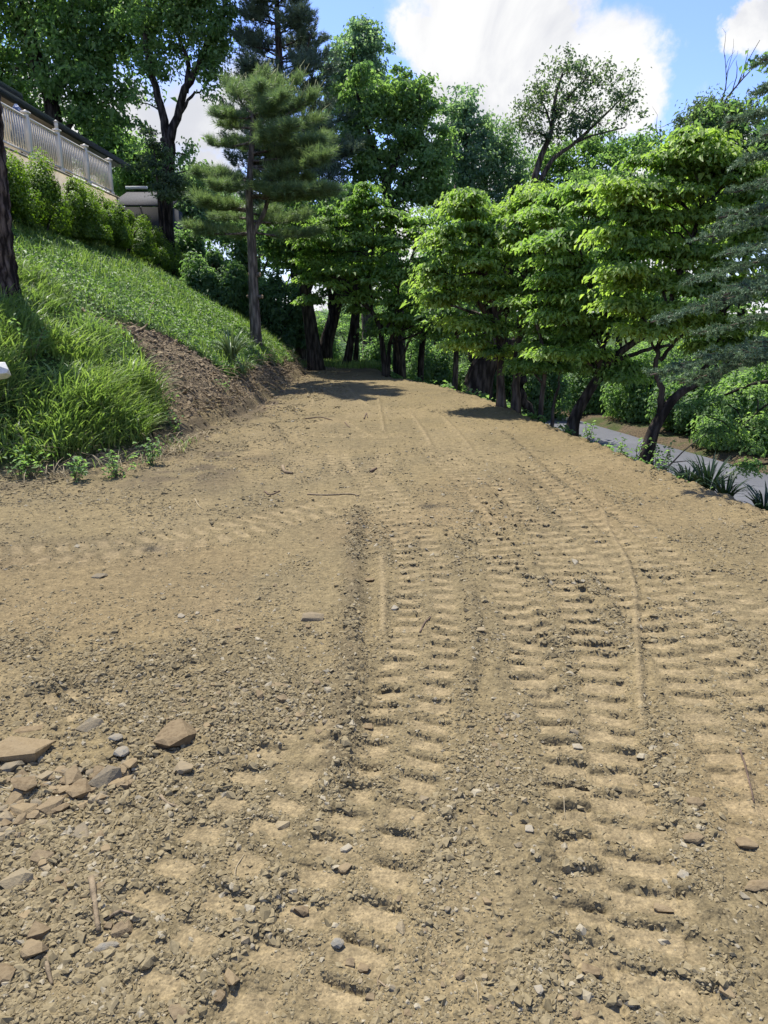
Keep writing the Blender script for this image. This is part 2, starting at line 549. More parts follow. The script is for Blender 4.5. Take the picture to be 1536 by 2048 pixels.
# smooth ridges and furrows: (path, width, height, clod strength)
LINES = [
    ([(1185, 985), (1215, 1050), (1250, 1115), (1268, 1180), (1274, 1300), (1280, 1420), (1285, 1500)], 0.022, 0.016, 0.0),
    ([(920, 975), (960, 1010), (1010, 1075)], 0.03, 0.02, 0.0),
    ([(715, 1010), (708, 1080), (705, 1200), (700, 1320), (690, 1420), (672, 1520), (650, 1640)], 0.06, 0.030, 1.0),
    ([(762, 1100), (766, 1200), (764, 1300)], 0.025, 0.015, 0.0),
    ([(935, 1150), (950, 1240), (940, 1330), (905, 1450)], 0.04, 0.018, 0.3),
    ([(755, 790), (762, 830), (768, 868)], 0.03, 0.03, 0.0),
    ([(690, 840), (720, 862), (760, 880)], 0.03, 0.03, 0.0),
    ([(820, 825), (850, 870), (865, 900)], 0.04, 0.02, 0.0),
    ([(870, 820), (920, 870), (950, 910)], 0.04, 0.02, 0.0),
    ([(600, 770), (625, 800), (620, 815)], 0.04, 0.02, 0.0),
    ([(690, 770), (720, 800), (745, 815)], 0.05, 0.02, 0.0),
    ([(545, 850), (560, 880), (600, 900)], 0.08, 0.04, 0.5),
    ([(1475, 1490), (1500, 1600), (1530, 1700)], 0.03, 0.015, 0.0),
    ([(0, 1375), (150, 1365), (330, 1330), (480, 1290)], 0.05, 0.02, 0.7),
    ([(1000, 860), (1110, 960), (1240, 1050)], 0.06, 0.02, 0.3),
    ([(560, 895), (700, 893), (860, 893), (1000, 880)], 0.05, 0.015, 0.2),
]
LN = [(wpath(p), *rest) for p, *rest in LINES]


def near_path(x, y, P, reach):
    """signed lateral offset and arc length of the closest point on a path, for points within reach"""
    m = (x > P[:, 0].min() - reach) & (x < P[:, 0].max() + reach) & (y > P[:, 1].min() - reach) & (y < P[:, 1].max() + reach)
    idx = np.nonzero(m)[0]
    X = x[idx]; Y = y[idx]
    best = np.full(len(idx), 1e9); lat = np.zeros(len(idx)); arc = np.zeros(len(idx)); s0 = 0.0
    for a, b in zip(P[:-1], P[1:]):
        d = b - a; L = math.hypot(*d); t = ((X - a[0]) * d[0] + (Y - a[1]) * d[1]) / (L * L)
        tc = np.clip(t, 0, 1)
        qx = X - a[0] - tc * d[0]; qy = Y - a[1] - tc * d[1]
        dist = np.hypot(qx, qy); k = dist < best
        best[k] = dist[k]; arc[k] = s0 + tc[k] * L
        lat[k] = np.sign(d[0] * qy[k] - d[1] * qx[k]) * dist[k]
        s0 += L
    k = best < reach
    return idx[k], lat[k], arc[k], s0


def pad_detail(x, y):
    """fine relief of the graded dirt: height, compaction, darkness, tan"""
    x = np.asarray(x, float); y = np.asarray(y, float)
    z = 0.030 * (fbm(x * 0.9, y * 0.9, 11, 3) - 0.5) + 0.018 * (fbm(x * 4, y * 4, 12, 3) - 0.5)
    comp = 0.15 + 0.35 * sstep(0.45, 0.65, fbm(x * 1.3, y * 0.9, 13, 4))
    rough = sstep(0.42, 0.62, fbm(x * 2.1, y * 2.1, 14, 4))          # where crumbs lie thick
    # the untidy foreground left of the tracks, the rubble, the strip along the bank
    fl = sstep(-0.1, -0.7, x + 0.05 * y) * sstep(3.6, 2.9, y)
    rough = np.clip(rough * 0.65 + fl * 0.62, 0, 1)
    smoothzone = sstep(-0.4, -0.9, x) * sstep(3.2, 3.6, y) * sstep(5.9, 5.3, y)
    rough *= 1 - 0.65 * smoothzone
    rough *= 1 - 0.3 * sstep(6.5, 9, y) * sstep(-2.0, -1.3, x)
    dark = np.zeros_like(z); tan = sstep(0.5, 0.7, fbm(x * 0.6 + 4, y * 0.5, 15, 3))
    tan = np.clip(tan + 0.5 * sstep(1.0, 2.2, x) * sstep(4, 6, y), 0, 1)
    trk = np.zeros_like(z); tz = np.zeros_like(z)
    for P, w, sp, hgt, chev, seed in TR:
        reach = w / 2 + 0.16
        i, t, s, L = near_path(x, y, P, reach)
        if not len(i): continue
        tj = t + 0.05 * (fbm(s * 6, t * 3 + seed, seed, 3) - 0.5)
        half = (np.abs(tj) < w / 2) * 1.0
        side = np.where(tj > 0, 1.0, 0.0)
        narrow = w < 0.3
        ph = s / sp + chev * np.abs(tj) / sp * 0.7 + (0.0 if narrow else 0.5) * side + 0.25 * (vn(s * 5, side * 7 + seed, seed + 3) - 0.5) + 0.40 * (fbm(x[i] * 4, y[i] * 4, seed + 40, 2) - 0.5)
        lug = np.floor(ph); p = ph - lug
        amp = (0.25 + 0.65 * h2(lug, side, seed + 9)) * (0.5 + 0.9 * vn(s * 1.3, side * 3 + seed, seed + 5))
        # steep crumbly face towards the low end of the arc, long smooth back
        prof = np.where(p < 0.08, sstep(0.0, 0.08, p), (1 - sstep(0.12, 0.55, p)))
        gro = np.exp(-((p - 0.955) / 0.04) ** 2)
        edge = sstep(w / 2, w / 2 - 0.05, np.abs(tj))
        if not narrow:
            edge = edge * (0.25 + 0.75 * sstep(0.018, 0.055, np.abs(tj)))
        fade = sstep(0, 0.25, s) * sstep(L, L - 0.35, s)
        wob = 0.3 + 1.3 * fbm(x[i] * 8, y[i] * 8, seed + 20, 2)
        g = hgt * amp * wob
        keep0 = edge * fade
        dz = edge * fade * (g * prof - 0.8 * g * gro - 0.010)
        bermz = 0.4 * hgt * np.exp(-((np.abs(t) - w / 2 - 0.035) / 0.035) ** 2) * fade * (0.3 + fbm(x[i] * 12, y[i] * 12, seed + 31, 2))
        tz[i] = np.where(keep0 > 0.5, dz + bermz, tz[i] + dz + bermz)
        keep = edge * fade
        trk[i] = np.maximum(trk[i], keep)
        flat = keep * sstep(0.30, 0.45, p) * (1 - sstep(0.86, 0.95, p))
        comp[i] = comp[i] * (1 - keep * 0.7) + keep * (0.10 + 0.80 * flat)
        dark[i] = np.maximum(dark[i], 0.12 * keep * gro + 0.08 * keep * np.exp(-(p / 0.12) ** 2))  # shadow lines of the lugs put into the colour: grooves and steep faces
        rough[i] = rough[i] * (1 - 0.85 * flat) + 0.10 * keep * (1 - flat) + 0.4 * np.exp(-((np.abs(t) - w / 2 - 0.04) / 0.05) ** 2) * fade
    z = z + tz
    for P, w, hgt, cl in LN:
        i, t, s, L = near_path(x, y, P, w * 3 + 0.04)
        if not len(i): continue
        fade = sstep(0, 0.2, s) * sstep(L, L - 0.3, s)
        e = np.exp(-(t / w) ** 2) * fade
        z[i] += hgt * (e - 0.5 * np.exp(-((t - 1.7 * w) / w) ** 2) * fade)
        if cl:
            z[i] += cl * 0.02 * e * clods(x[i], y[i], 0.05, 61)
            rough[i] = np.clip(rough[i] + cl * e, 0, 1); dark[i] = np.maximum(dark[i], 0.35 * cl * e)
        else:
            comp[i] = np.maximum(comp[i], 0.9 * e); rough[i] *= 1 - 0.8 * e
    near = sstep(9, 4, y)
    rough = np.clip(rough, 0, 1)
    k = 0.25 + 0.75 * rough
    z += near * k * 0.016 * clods(x, y, 0.085, 41, 0.42) * sstep(0.25, 0.8, rough)
    z += near * k * 0.010 * clods(x, y, 0.038, 42, 0.6)
    z += sstep(5, 2.5, y) * k * 0.006 * clods(x, y, 0.019, 43, 0.7)
    z += near * 0.005 * (fbm(x * 40, y * 40, 44, 3, 0.6) - 0.5) * (0.4 + rough)
    z += 0.006 * (fbm(x * 13, y * 13, 45, 3, 0.6) - 0.5) * (0.5 + rough)
    comp = comp * (1 - 0.6 * rough)
    dark = np.clip(dark + 0.12 * rough * sstep(0.4, 0.65, fbm(x * 7, y * 7, 46, 3)), 0, 1)
    # dark moist soil spilled from the bank
    bx = sstep(1.5, 0.2, np.abs(x + 2.1) * 1.3) * sstep(1.8, 0.4, np.abs(y - 7.7))
    dark = np.maximum(dark, 0.85 * bx * sstep(0.38, 0.6, fbm(x * 3, y * 3, 47, 4)))
    dark = np.maximum(dark, 0.6 * sstep(19.0, 21.0, y) * sstep(0.35, 0.6, fbm(x * 1.5, y * 1.5, 48, 3)))  # tree shade painted into the dirt colour at the pad's far end
    dark = np.maximum(dark, 0.55 * sstep(-1.0, -2.5, x) * sstep(5.2, 4.9, y) * sstep(4.2, 4.8, y) * fbm(x * 2, y * 5, 49, 3))
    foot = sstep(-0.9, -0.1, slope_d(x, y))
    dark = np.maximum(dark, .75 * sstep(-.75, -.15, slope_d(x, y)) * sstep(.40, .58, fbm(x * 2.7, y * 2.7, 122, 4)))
    z += foot * 0.03 * clods(x, y, 0.16, 51, 0.5) + foot * 0.015 * clods(x, y, 0.07, 52, 0.6)
    return z, comp, dark, tan, rough


def pad_height(x, y):
    z, c, d, t, r = pad_detail(x, y)
    return z + H(x, y), r


# ------------------------------------------------------------------ ground meshes
def grid_faces(nr, nc):
    i = np.arange(nr - 1)[:, None] * nc + np.arange(nc - 1)[None, :]
    return np.stack([i, i + 1, i + 1 + nc, i + nc], -1).reshape(-1, 4)


def make_ground():
    ys = np.concatenate([-np.geomspace(400, 3, 20), np.arange(-2, 6, 0.5), np.arange(6, 26, 0.14), np.arange(26, 60, 0.7), np.geomspace(61, 2600, 60)])
    xs = np.concatenate([-np.geomspace(2600, 15, 44), np.arange(-14, -1.8, 0.14), np.arange(-1.7, 9.5, 0.25), np.arange(9.5, 30, 1.2), np.geomspace(31, 2600, 40)])
    X, Y = np.meshgrid(xs, ys); x = X.ravel(); y = Y.ravel()
    z = H(x, y)
    d = slope_d(x, y); e = x - xr(y)
    onpad = sstep(0.12, -0.05, d) * sstep(0.28, 0.1, e) * sstep(23.8, 23.2, y)
    z = z + 0.07 * (fbm(x * 2, y * 2, 5, 3) - 0.5) * (1 - onpad) - 0.13 * onpad
    z = z - 0.3 * bare_amount(x, y) * (d > -0.1) * (y < 24) * (y > 7.2)
    rd = (x > roadnear(y) - 0.25) & (x < roadfar(y) + 0.25)
    z = z - 0.12 * rd
    grass = np.clip(sstep(0.0, 0.4, d) + sstep(22.0, 23.5, y) * sstep(3.0, 1.0, x), 0, 1) * sstep(60, 45, y)
    grass = np.maximum(grass, sstep(120, 200, y))
    grass = np.maximum(grass, .75 * sstep(.9, 1.6, x - roadfar(y)) * (y > -5) * (y < 60))
    soil = np.clip(onpad + (y < 22.5) * (d < 0) * (e < 0.15), 0, 1) * 1.0
    soil = np.maximum(soil, 0.15 * (y < 60) * (e > 0) * sstep(0.5, 0.0, np.abs(x - roadfar(y) - 1.1) - 0.8))
    o = mesh_np('ground', np.c_[x, y, z], grid_faces(len(ys), len(xs)), 4, M_GROUND, smooth_=True, attrs={'grass': grass, 'soil': soil})
    tag(o, kind='structure')


def make_pad():
    nr, nc = 800, 570
    th = np.linspace(math.atan2(CAM_H, 0.75), math.atan2(CAM_H, 23.6), nr)
    ys = CAM_H / np.tan(th)
    us = np.linspace(-1, 1, nc)
    Y = np.repeat(ys[:, None], nc, 1); X = us[None, :] * (0.60 * Y + 1.0)
    x = X.ravel(); y = Y.ravel()
    z, comp, dark, tan, rough = pad_detail(x, y)
    d = slope_d(x, y); e = x - xr(y)
    z = z + H(x, y)
    # crumbling lip over the road
    z += 0.05 * sstep(-0.35, 0.0, e) * (clods(x, y, 0.11, 71, 0.7) - 0.2) * (e < 0.3)
    z -= 0.35 * sstep(0.10, 0.5, d) + 0.3 * sstep(0.16, 0.45, e)
    F = grid_faces(nr, nc)
    keep = (d[F] < 0.45).any(1) & (e[F] < 0.42).any(1)
    F = F[keep]
    used = np.zeros(len(x), bool); used[F] = True
    remap = np.cumsum(used) - 1
    V = np.c_[x, y, z][used]
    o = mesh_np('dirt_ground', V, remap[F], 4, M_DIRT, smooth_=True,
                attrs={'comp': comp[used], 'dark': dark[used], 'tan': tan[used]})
    tag(o, kind='structure')


# the bare, freshly cut part of the bank (outline surveyed on the slope)
BARE = np.array([on_ground(*p)[:2] for p in ((185, 628), (235, 640), (300, 655), (370, 690), (420, 722), (455, 752), (490, 775), (560, 795), (560, 815), (480, 845), (400, 885), (350, 910), (345, 870), (318, 800), (300, 750), (285, 700), (255, 672))])


def in_poly(x, y, P):
    c = np.zeros(len(x), bool)
    for (x0, y0), (x1, y1) in zip(P, np.roll(P, -1, 0)):
        k = ((y0 > y) != (y1 > y)) & (x < (x1 - x0) * (y - y0) / (y1 - y0 + 1e-12) + x0)
        c ^= k
    return c


def poly_dist(x, y, P):
    best = np.full(len(x), 1e9)
    for a, b in zip(P, np.roll(P, -1, 0)):
        d = b - a; t = np.clip(((x - a[0]) * d[0] + (y - a[1]) * d[1]) / (d @ d), 0, 1)
        best = np.minimum(best, np.hypot(x - a[0] - t * d[0], y - a[1] - t * d[1]))
    return np.where(in_poly(x, y, P), best, -best)


def bare_amount(x, y):
    """1 on bare soil: the cut, and a ragged strip of exposed soil at the foot of the slope"""
    jit = 0.25 * (fbm(x * 5, y * 5, 91, 3) - 0.5)
    a = sstep(-0.06, 0.06, poly_dist(x, y, BARE) + jit)
    d = slope_d(x, y)
    w = np.interp(y, [6, 9, 13, 15.5, 22, 24], [0.12, 0.2, 0.5, 0.52, 0.28, 0.1])
    return np.maximum(a, sstep(0.06, -0.06, d - w - jit) * (d > -0.2))


def bank_height(x, y):
    b = bare_amount(x, y)
    z = H(x, y) + 0.02
    sh = 0.06 * np.sin(0)
    z = z - 0.07 * b + b * (0.06 * clods(x, y, 0.22, 81, 0.5) + 0.035 * clods(x, y, 0.09, 82, 0.6) + 0.10 * (fbm(x * 3, y * 3, 83, 4) - 0.5))
    return z, b


def make_bank():
    ys = np.concatenate([np.arange(7.0, 14, 0.028), np.arange(14, 24, 0.05)])
    us = np.arange(-0.25, 3.4, 0.028)
    Y = np.repeat(ys[:, None], len(us), 1); X = xl(Y) - us[None, :]
    x = X.ravel(); y = Y.ravel()
    z, b = bank_height(x, y)
    z = z - 0.2 * (1 - b)
    F = grid_faces(len(ys), len(us))[:, ::-1]
    F = F[(b[F] > 0.02).any(1)]
    used = np.zeros(len(x), bool); used[F] = True; remap = np.cumsum(used) - 1
    d = slope_d(x, y)
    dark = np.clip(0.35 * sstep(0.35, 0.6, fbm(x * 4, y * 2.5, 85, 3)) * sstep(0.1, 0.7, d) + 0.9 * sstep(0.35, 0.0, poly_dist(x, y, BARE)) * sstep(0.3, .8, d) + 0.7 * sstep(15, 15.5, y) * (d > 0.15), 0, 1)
    foot = sstep(0.7, 0.0, d)
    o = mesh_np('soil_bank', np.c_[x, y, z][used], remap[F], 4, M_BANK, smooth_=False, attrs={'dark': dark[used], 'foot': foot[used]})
    tag(o, kind='structure')


def make_road():
    m, nt, b = new_mat('asphalt', 0.85, 0.25)
    n1 = tex(nt, 'Noise', 0.7, detail=5).outputs['Fac']; n2 = tex(nt, 'Noise', 60, detail=4, rough=0.7).outputs['Fac']
    c = mixc(nt, smooth(nt, n1, 0.3, 0.7), (0.0950, 0.0977, 0.1056), (0.1250, 0.1276, 0.1355))
    c = mixc(nt, 0.5, c, mixc(nt, smooth(nt, n2, 0.3, 0.7), (0.7, 0.7, 0.7), (1.3, 1.3, 1.3)), 'MULTIPLY')
    nt.links.new(c, b.inputs['Base Color']); bump(nt, b, n2, 0.4, 0.01)
    ys = np.concatenate([np.arange(-60, 4, 2.), np.arange(4, 60, 0.5)]); us = np.linspace(0, 1, 12)
    Y = np.repeat(ys[:, None], 12, 1)
    jag = 0.08 * (fbm(Y * 3, Y * 0, 33, 3) - 0.5)
    X = roadnear(Y) + jag + us[None] * 4.3
    z = ROAD_Z - drop(Y) + 0.03 * np.sin(us * math.pi)[None] - 0.1 * ((us[None] == 0) | (us[None] == 1))
    o = mesh_np('road', np.c_[X.ravel(), Y.ravel(), z.ravel()], grid_faces(len(ys), 12), 4, m, smooth_=True)
    tag(o, kind='structure')


make_ground(); make_pad(); make_bank(); make_road()
#@@PART2
# ------------------------------------------------------------------ loose crumbs and pebbles (nobody could count them)
def mat_stone(name, col, amp=0.3):
    m, nt, b = new_mat(name, 0.92, 0.15)
    tc = nt.nodes.new('ShaderNodeNewGeometry')
    n = tex(nt, 'Noise', 40, detail=5, rough=0.7).outputs['Fac']
    oi = nt.nodes.new('ShaderNodeObjectInfo')
    c = mixc(nt, 1.0, col, mixc(nt, oi.outputs['Random'], (1 - amp, 1 - amp, 1 - amp * 0.8), (1 + amp, 1 + amp * 0.95, 1 + amp * 0.8)), 'MULTIPLY')
    c = mixc(nt, 0.6, c, mixc(nt, smooth(nt, n, 0.3, 0.7), (0.65, 0.65, 0.65), (1.3, 1.3, 1.3)), 'MULTIPLY')
    sp = nt.nodes.new('ShaderNodeSeparateXYZ'); nt.links.new(tc.outputs['Normal'], sp.inputs[0])
    dust = math_n(nt, 'MULTIPLY', smooth(nt, sp.outputs['Z'], 0.1, 0.9), math_n(nt, 'MULTIPLY', smooth(nt, n, 0.3, 0.6), 0.6))
    c = mixc(nt, dust, c, (0.215, 0.165, 0.092))
    nt.links.new(c, b.inputs['Base Color']); bump(nt, b, n, 0.6, 0.01)
    return m


def mat_gravel():
    m, nt, b = new_mat('gravel', 0.95, 0.12)
    a = nt.nodes.new('ShaderNodeAttribute'); a.attribute_name = 'tone'; a.attribute_type = 'INSTANCER'
    c = mixc(nt, smooth(nt, a.outputs['Fac'], 0.0, 0.75), (0.168, 0.134, 0.071), (0.228, 0.184, 0.101))
    c = mixc(nt, smooth(nt, a.outputs['Fac'], 0.93, 0.96), c, (0.297, 0.256, 0.170))
    n = tex(nt, 'Noise', 90, detail=3).outputs['Fac']
    c = mixc(nt, 0.5, c, mixc(nt, smooth(nt, n, 0.3, 0.7), (0.7, 0.7, 0.7), (1.25, 1.25, 1.25)), 'MULTIPLY')
    nt.links.new(c, b.inputs['Base Color'])
    return m


def scatter_nodes(name, mat, variants=5, flat=0.55):
    ng = bpy.data.node_groups.new(name, 'GeometryNodeTree')
    ng.interface.new_socket('Geometry', in_out='INPUT', socket_type='NodeSocketGeometry')
    ng.interface.new_socket('Geometry', in_out='OUTPUT', socket_type='NodeSocketGeometry')
    N = ng.nodes; L = ng.links
    gi = N.new('NodeGroupInput'); go = N.new('NodeGroupOutput')
    join = N.new('GeometryNodeJoinGeometry')
    for k in range(variants):
        ico = N.new('GeometryNodeMeshIcoSphere'); ico.inputs['Subdivisions'].default_value = 1; ico.inputs['Radius'].default_value = 1
        sp = N.new('GeometryNodeSetPosition')
        rv = N.new('FunctionNodeRandomValue'); rv.data_type = 'FLOAT_VECTOR'
        rv.inputs[0].default_value = (-0.45,) * 3; rv.inputs[1].default_value = (0.45,) * 3; rv.inputs['Seed'].default_value = k * 7 + 1
        L.new(ico.outputs[0], sp.inputs['Geometry']); L.new(rv.outputs[0], sp.inputs['Offset'])
        tr = N.new('GeometryNodeTransform'); tr.inputs['Scale'].default_value = (1.0, 0.55 + 0.09 * k, flat - 0.05 * (k % 3))
        L.new(sp.outputs[0], tr.inputs['Geometry'])
        sm = N.new('GeometryNodeSetMaterial'); sm.inputs['Material'].default_value = mat
        L.new(tr.outputs[0], sm.inputs['Geometry'])
        g2i = N.new('GeometryNodeGeometryToInstance'); L.new(sm.outputs[0], g2i.inputs[0]); L.new(g2i.outputs[0], join.inputs[0])
    m2p = N.new('GeometryNodeMeshToPoints'); L.new(gi.outputs[0], m2p.inputs[0])
    iop = N.new('GeometryNodeInstanceOnPoints'); L.new(m2p.outputs[0], iop.inputs['Points']); L.new(join.outputs[0], iop.inputs['Instance'])
    iop.inputs['Pick Instance'].default_value = True
    na = N.new('GeometryNodeInputNamedAttribute'); na.data_type = 'FLOAT'; na.inputs[0].default_value = 'size'
    L.new(na.outputs[0], iop.inputs['Scale'])
    rr = N.new('FunctionNodeRandomValue'); rr.data_type = 'FLOAT_VECTOR'
    rr.inputs[0].default_value = (-0.5, -0.5, 0); rr.inputs[1].default_value = (0.5, 0.5, 6.28)
    L.new(rr.outputs[0], iop.inputs['Rotation'])
    L.new(iop.outputs[0], go.inputs[0])
    return ng


def points_obj(name, P, attrs, ng):
    me = bpy.data.meshes.new(name); me.vertices.add(len(P)); me.vertices.foreach_set('co', np.asarray(P, np.float32).ravel())
    for k, v in attrs.items():
        a = me.attributes.new(k, 'FLOAT', 'POINT'); a.data.foreach_set('value', np.asarray(v, np.float32))
    o = bpy.data.objects.new(name, me); COL.objects.link(o)
    m = o.modifiers.new('scatter', 'NODES'); m.node_group = ng
    return tag(o, kind='stuff')


def make_gravel():
    rng = np.random.default_rng(3)
    n = 330000
    th = rng.uniform(math.atan2(CAM_H, 19), math.atan2(CAM_H, 1.05), n)
    y = CAM_H / np.tan(th); x = rng.uniform(-1, 1, n) * (0.60 * y + 0.5)
    k = (slope_d(x, y) < 0.05) & (x < xr(y) + 0.1)
    x, y = x[k], y[k]
    z, comp, dark, tan, rough = pad_detail(x, y)
    pat = fbm(x * 5, y * 5, 101, 3)
    p = np.clip(0.10 + 0.95 * rough * sstep(0.35, 0.6, pat) + 0.25 * sstep(0.5, 0.65, fbm(x * 1.7, y * 1.7, 102, 3)), 0, 1) * (1 - 0.85 * sstep(0.35, 0.8, comp))
    p = np.clip(p + .12 * sstep(4, 7, y), 0, 1) * np.interp(y, [1, 6, 12, 19], [1, 1.0, 0.85, 0.5])
    k = rng.random(len(x)) < p
    x, y, z, rough = x[k], y[k], z[k], rough[k]
    size = np.exp(rng.normal(0, 0.50, len(x))) * np.interp(y, [1, 3, 6, 12, 20], [0.0036, 0.0050, 0.0066, 0.0090, 0.012]) * (0.8 + 0.5 * rough)
    size = np.minimum(size, 0.022)
    P = np.c_[x, y, H(x, y) + z + size * 0.05]
    points_obj('gravel', P, {'size': size, 'tone': rng.random(len(x))}, scatter_nodes('gravel_scatter', mat_gravel()))
    # chips between the stones of the rubble heap and the crumbly patch beside it
    Q = []
    for x0, y0, x1, y1, n_, s0, s1 in ((-30, 1500, 270, 1690, 2600, .006, .017), (-30, 1680, 240, 1860, 1500, .005, .012), (330, 1370, 650, 1480, 2600, .005, .013), (0, 1400, 320, 1490, 1300, .004, .010), (925, 1430, 1060, 1640, 700, .005, .010)):
        px = rng.uniform(x0, x1, n_); py = rng.uniform(y0, y1, n_)
        w_ = np.array([on_z(a, b)[:2] for a, b in zip(px, py)]); w_ += rng.normal(0, .05, w_.shape)
        k = rng.random(n_) < sstep(.30, .55, fbm(w_[:, 0] * 6, w_[:, 1] * 6, 131, 3))
        Q.append(np.c_[w_[k], rng.uniform(s0, s1, k.sum()) ])
    Q = np.concatenate(Q)
    points_obj('rubble_chips', np.c_[Q[:, 0], Q[:, 1], pad_height(Q[:, 0], Q[:, 1])[0] + Q[:, 2] * .25], {'size': Q[:, 2], 'tone': rng.random(len(Q)) ** .7}, scatter_nodes('chip_scatter', mat_gravel(), flat=.6))
    # broken clods and chips spilled along the foot of the bank
    n = 46000
    yy = 5.0 + 17 * rng.random(n) ** 1.6; xx = xl(yy) + 1.5 - 4.5 * rng.random(n)
    dd = slope_d(xx, yy); q = sstep(.42, .62, fbm(xx * 2.6, yy * 2.6, 121, 4))
    k = (dd < .3) & (rng.random(n) < (.10 + .9 * q) * sstep(-1.6, -.2, dd) + .25 * q * sstep(-2.6, -1, dd)) & ((bare_amount(xx, yy) > .5) | (dd < .1))
    xx, yy, dd = xx[k], yy[k], dd[k]
    zz = np.maximum(pad_height(xx, yy)[0], np.where(dd > -.2, bank_height(xx, yy)[0], -9))
    sz = np.minimum(np.exp(rng.normal(0, .55, len(xx))) * .0105 * np.interp(yy, [5, 12, 20], [.8, 1.2, 1.8]), .035)
    points_obj('bank_debris', np.c_[xx, yy, zz + sz * .1], {'size': sz, 'tone': rng.random(len(xx)) * np.where(rng.random(len(xx)) < .6, .5, 1.0)}, scatter_nodes('debris_scatter', mat_gravel(), flat=.45))
    # soil crumbs on the bare bank
    n = 26000
    yy = rng.uniform(7.2, 23, n); xx = xl(yy) - rng.uniform(-0.4, 2.9, n)
    zz, b = bank_height(xx, yy); k = b > 0.6
    xx, yy, zz = xx[k], yy[k], zz[k]
    sz = np.exp(rng.normal(0, 0.5, len(xx))) * 0.016 * np.interp(yy, [7, 20], [0.8, 1.5])
    points_obj('bank_crumbs', np.c_[xx, yy, zz + sz * 0.2], {'size': np.minimum(sz, 0.05), 'tone': rng.random(len(xx)) * 0.6}, scatter_nodes('crumb_scatter', mat_stone('crumb', (0.235, 0.182, 0.112))))


make_gravel()

# ------------------------------------------------------------------ stones one can pick out
def rock_mesh(name, seed, angular=True, mat=None):
    rng = np.random.default_rng(seed)
    bm = bmesh.new()
    n = 15 if angular else 30
    for _ in range(n):
        v = rng.normal(0, 1, 3); v /= np.linalg.norm(v)
        if angular: v = np.sign(v) * np.abs(v) ** 0.55
        v = v * (0.5 + (0.06 if angular else 0.02) * rng.normal())
        bm.verts.new(v)
    r = bmesh.ops.convex_hull(bm, input=bm.verts)
    bmesh.ops.delete(bm, geom=[g for g in r['geom_interior'] if isinstance(g, bmesh.types.BMVert)], context='VERTS')
    me = bpy.data.meshes.new(name); bm.to_mesh(me); bm.free()
    if mat: me.materials.append(mat)
    return me


ST = {
    'tan': mat_stone('stone_tan', (0.2027, 0.1513, 0.0811)), 'pale': mat_stone('stone_pale', (0.2670, 0.2186, 0.1305)),
    'grey': mat_stone('stone_grey', (0.1692, 0.1483, 0.1019), 0.15), 'blue': mat_stone('stone_bluegrey', (0.2146, 0.2087, 0.1720), 0.1),
    'brown': mat_stone('stone_brown', (0.1454, 0.1038, 0.0544), 0.2), 'soil': mat_stone('clod_soil', (0.1866, 0.1367, 0.0714), 0.08),
    'white': mat_stone('stone_white', (0.3234, 0.2937, 0.2165), 0.1)}
ROCKS = {}


def rock(px, py, wpx, hpx, tone, label=None, group=None, cat='stone', name='stone', rot=None, round_=False, dpt=None, rest=0.25):
    """a stone where the survey saw it: visible width and height in pixels give its real size"""
    g = on_z(px, py)
    if py < 900: g = on_ground(px, py)
    x, y = g[0], g[1]
    dist = math.sqrt(x * x + y * y + CAM_H ** 2); w = wpx * dist / FPX
    el = math.atan2(CAM_H, y)
    hz = hpx * dist / FPX
    thick = min(w * 0.55, hz * 0.75); deep = dpt * w if dpt else min(max(hz / max(math.sin(el), 0.25) * 0.9, w * 0.35), w * 1.5)
    key = (tone, round_, random.randrange(5))
    if key not in ROCKS: ROCKS[key] = rock_mesh('stone', hash((tone, round_)) % 1000 * 0 + 31 * key[2] + len(tone) * 7 + (100 if round_ else 0), not round_, ST[tone])
    o = bpy.data.objects.new(name, ROCKS[key]); COL.objects.link(o)
    o.scale = (w, deep, thick)
    zz = pad_height(np.array([x]), np.array([y]))[0][0]
    o.location = (x, y, zz + thick * rest)
    o.rotation_euler = (random.uniform(-.15, .15), random.uniform(-.15, .15), random.uniform(-.5, .5) if rot is None else R(rot))
    return tag(o, label, cat, group)


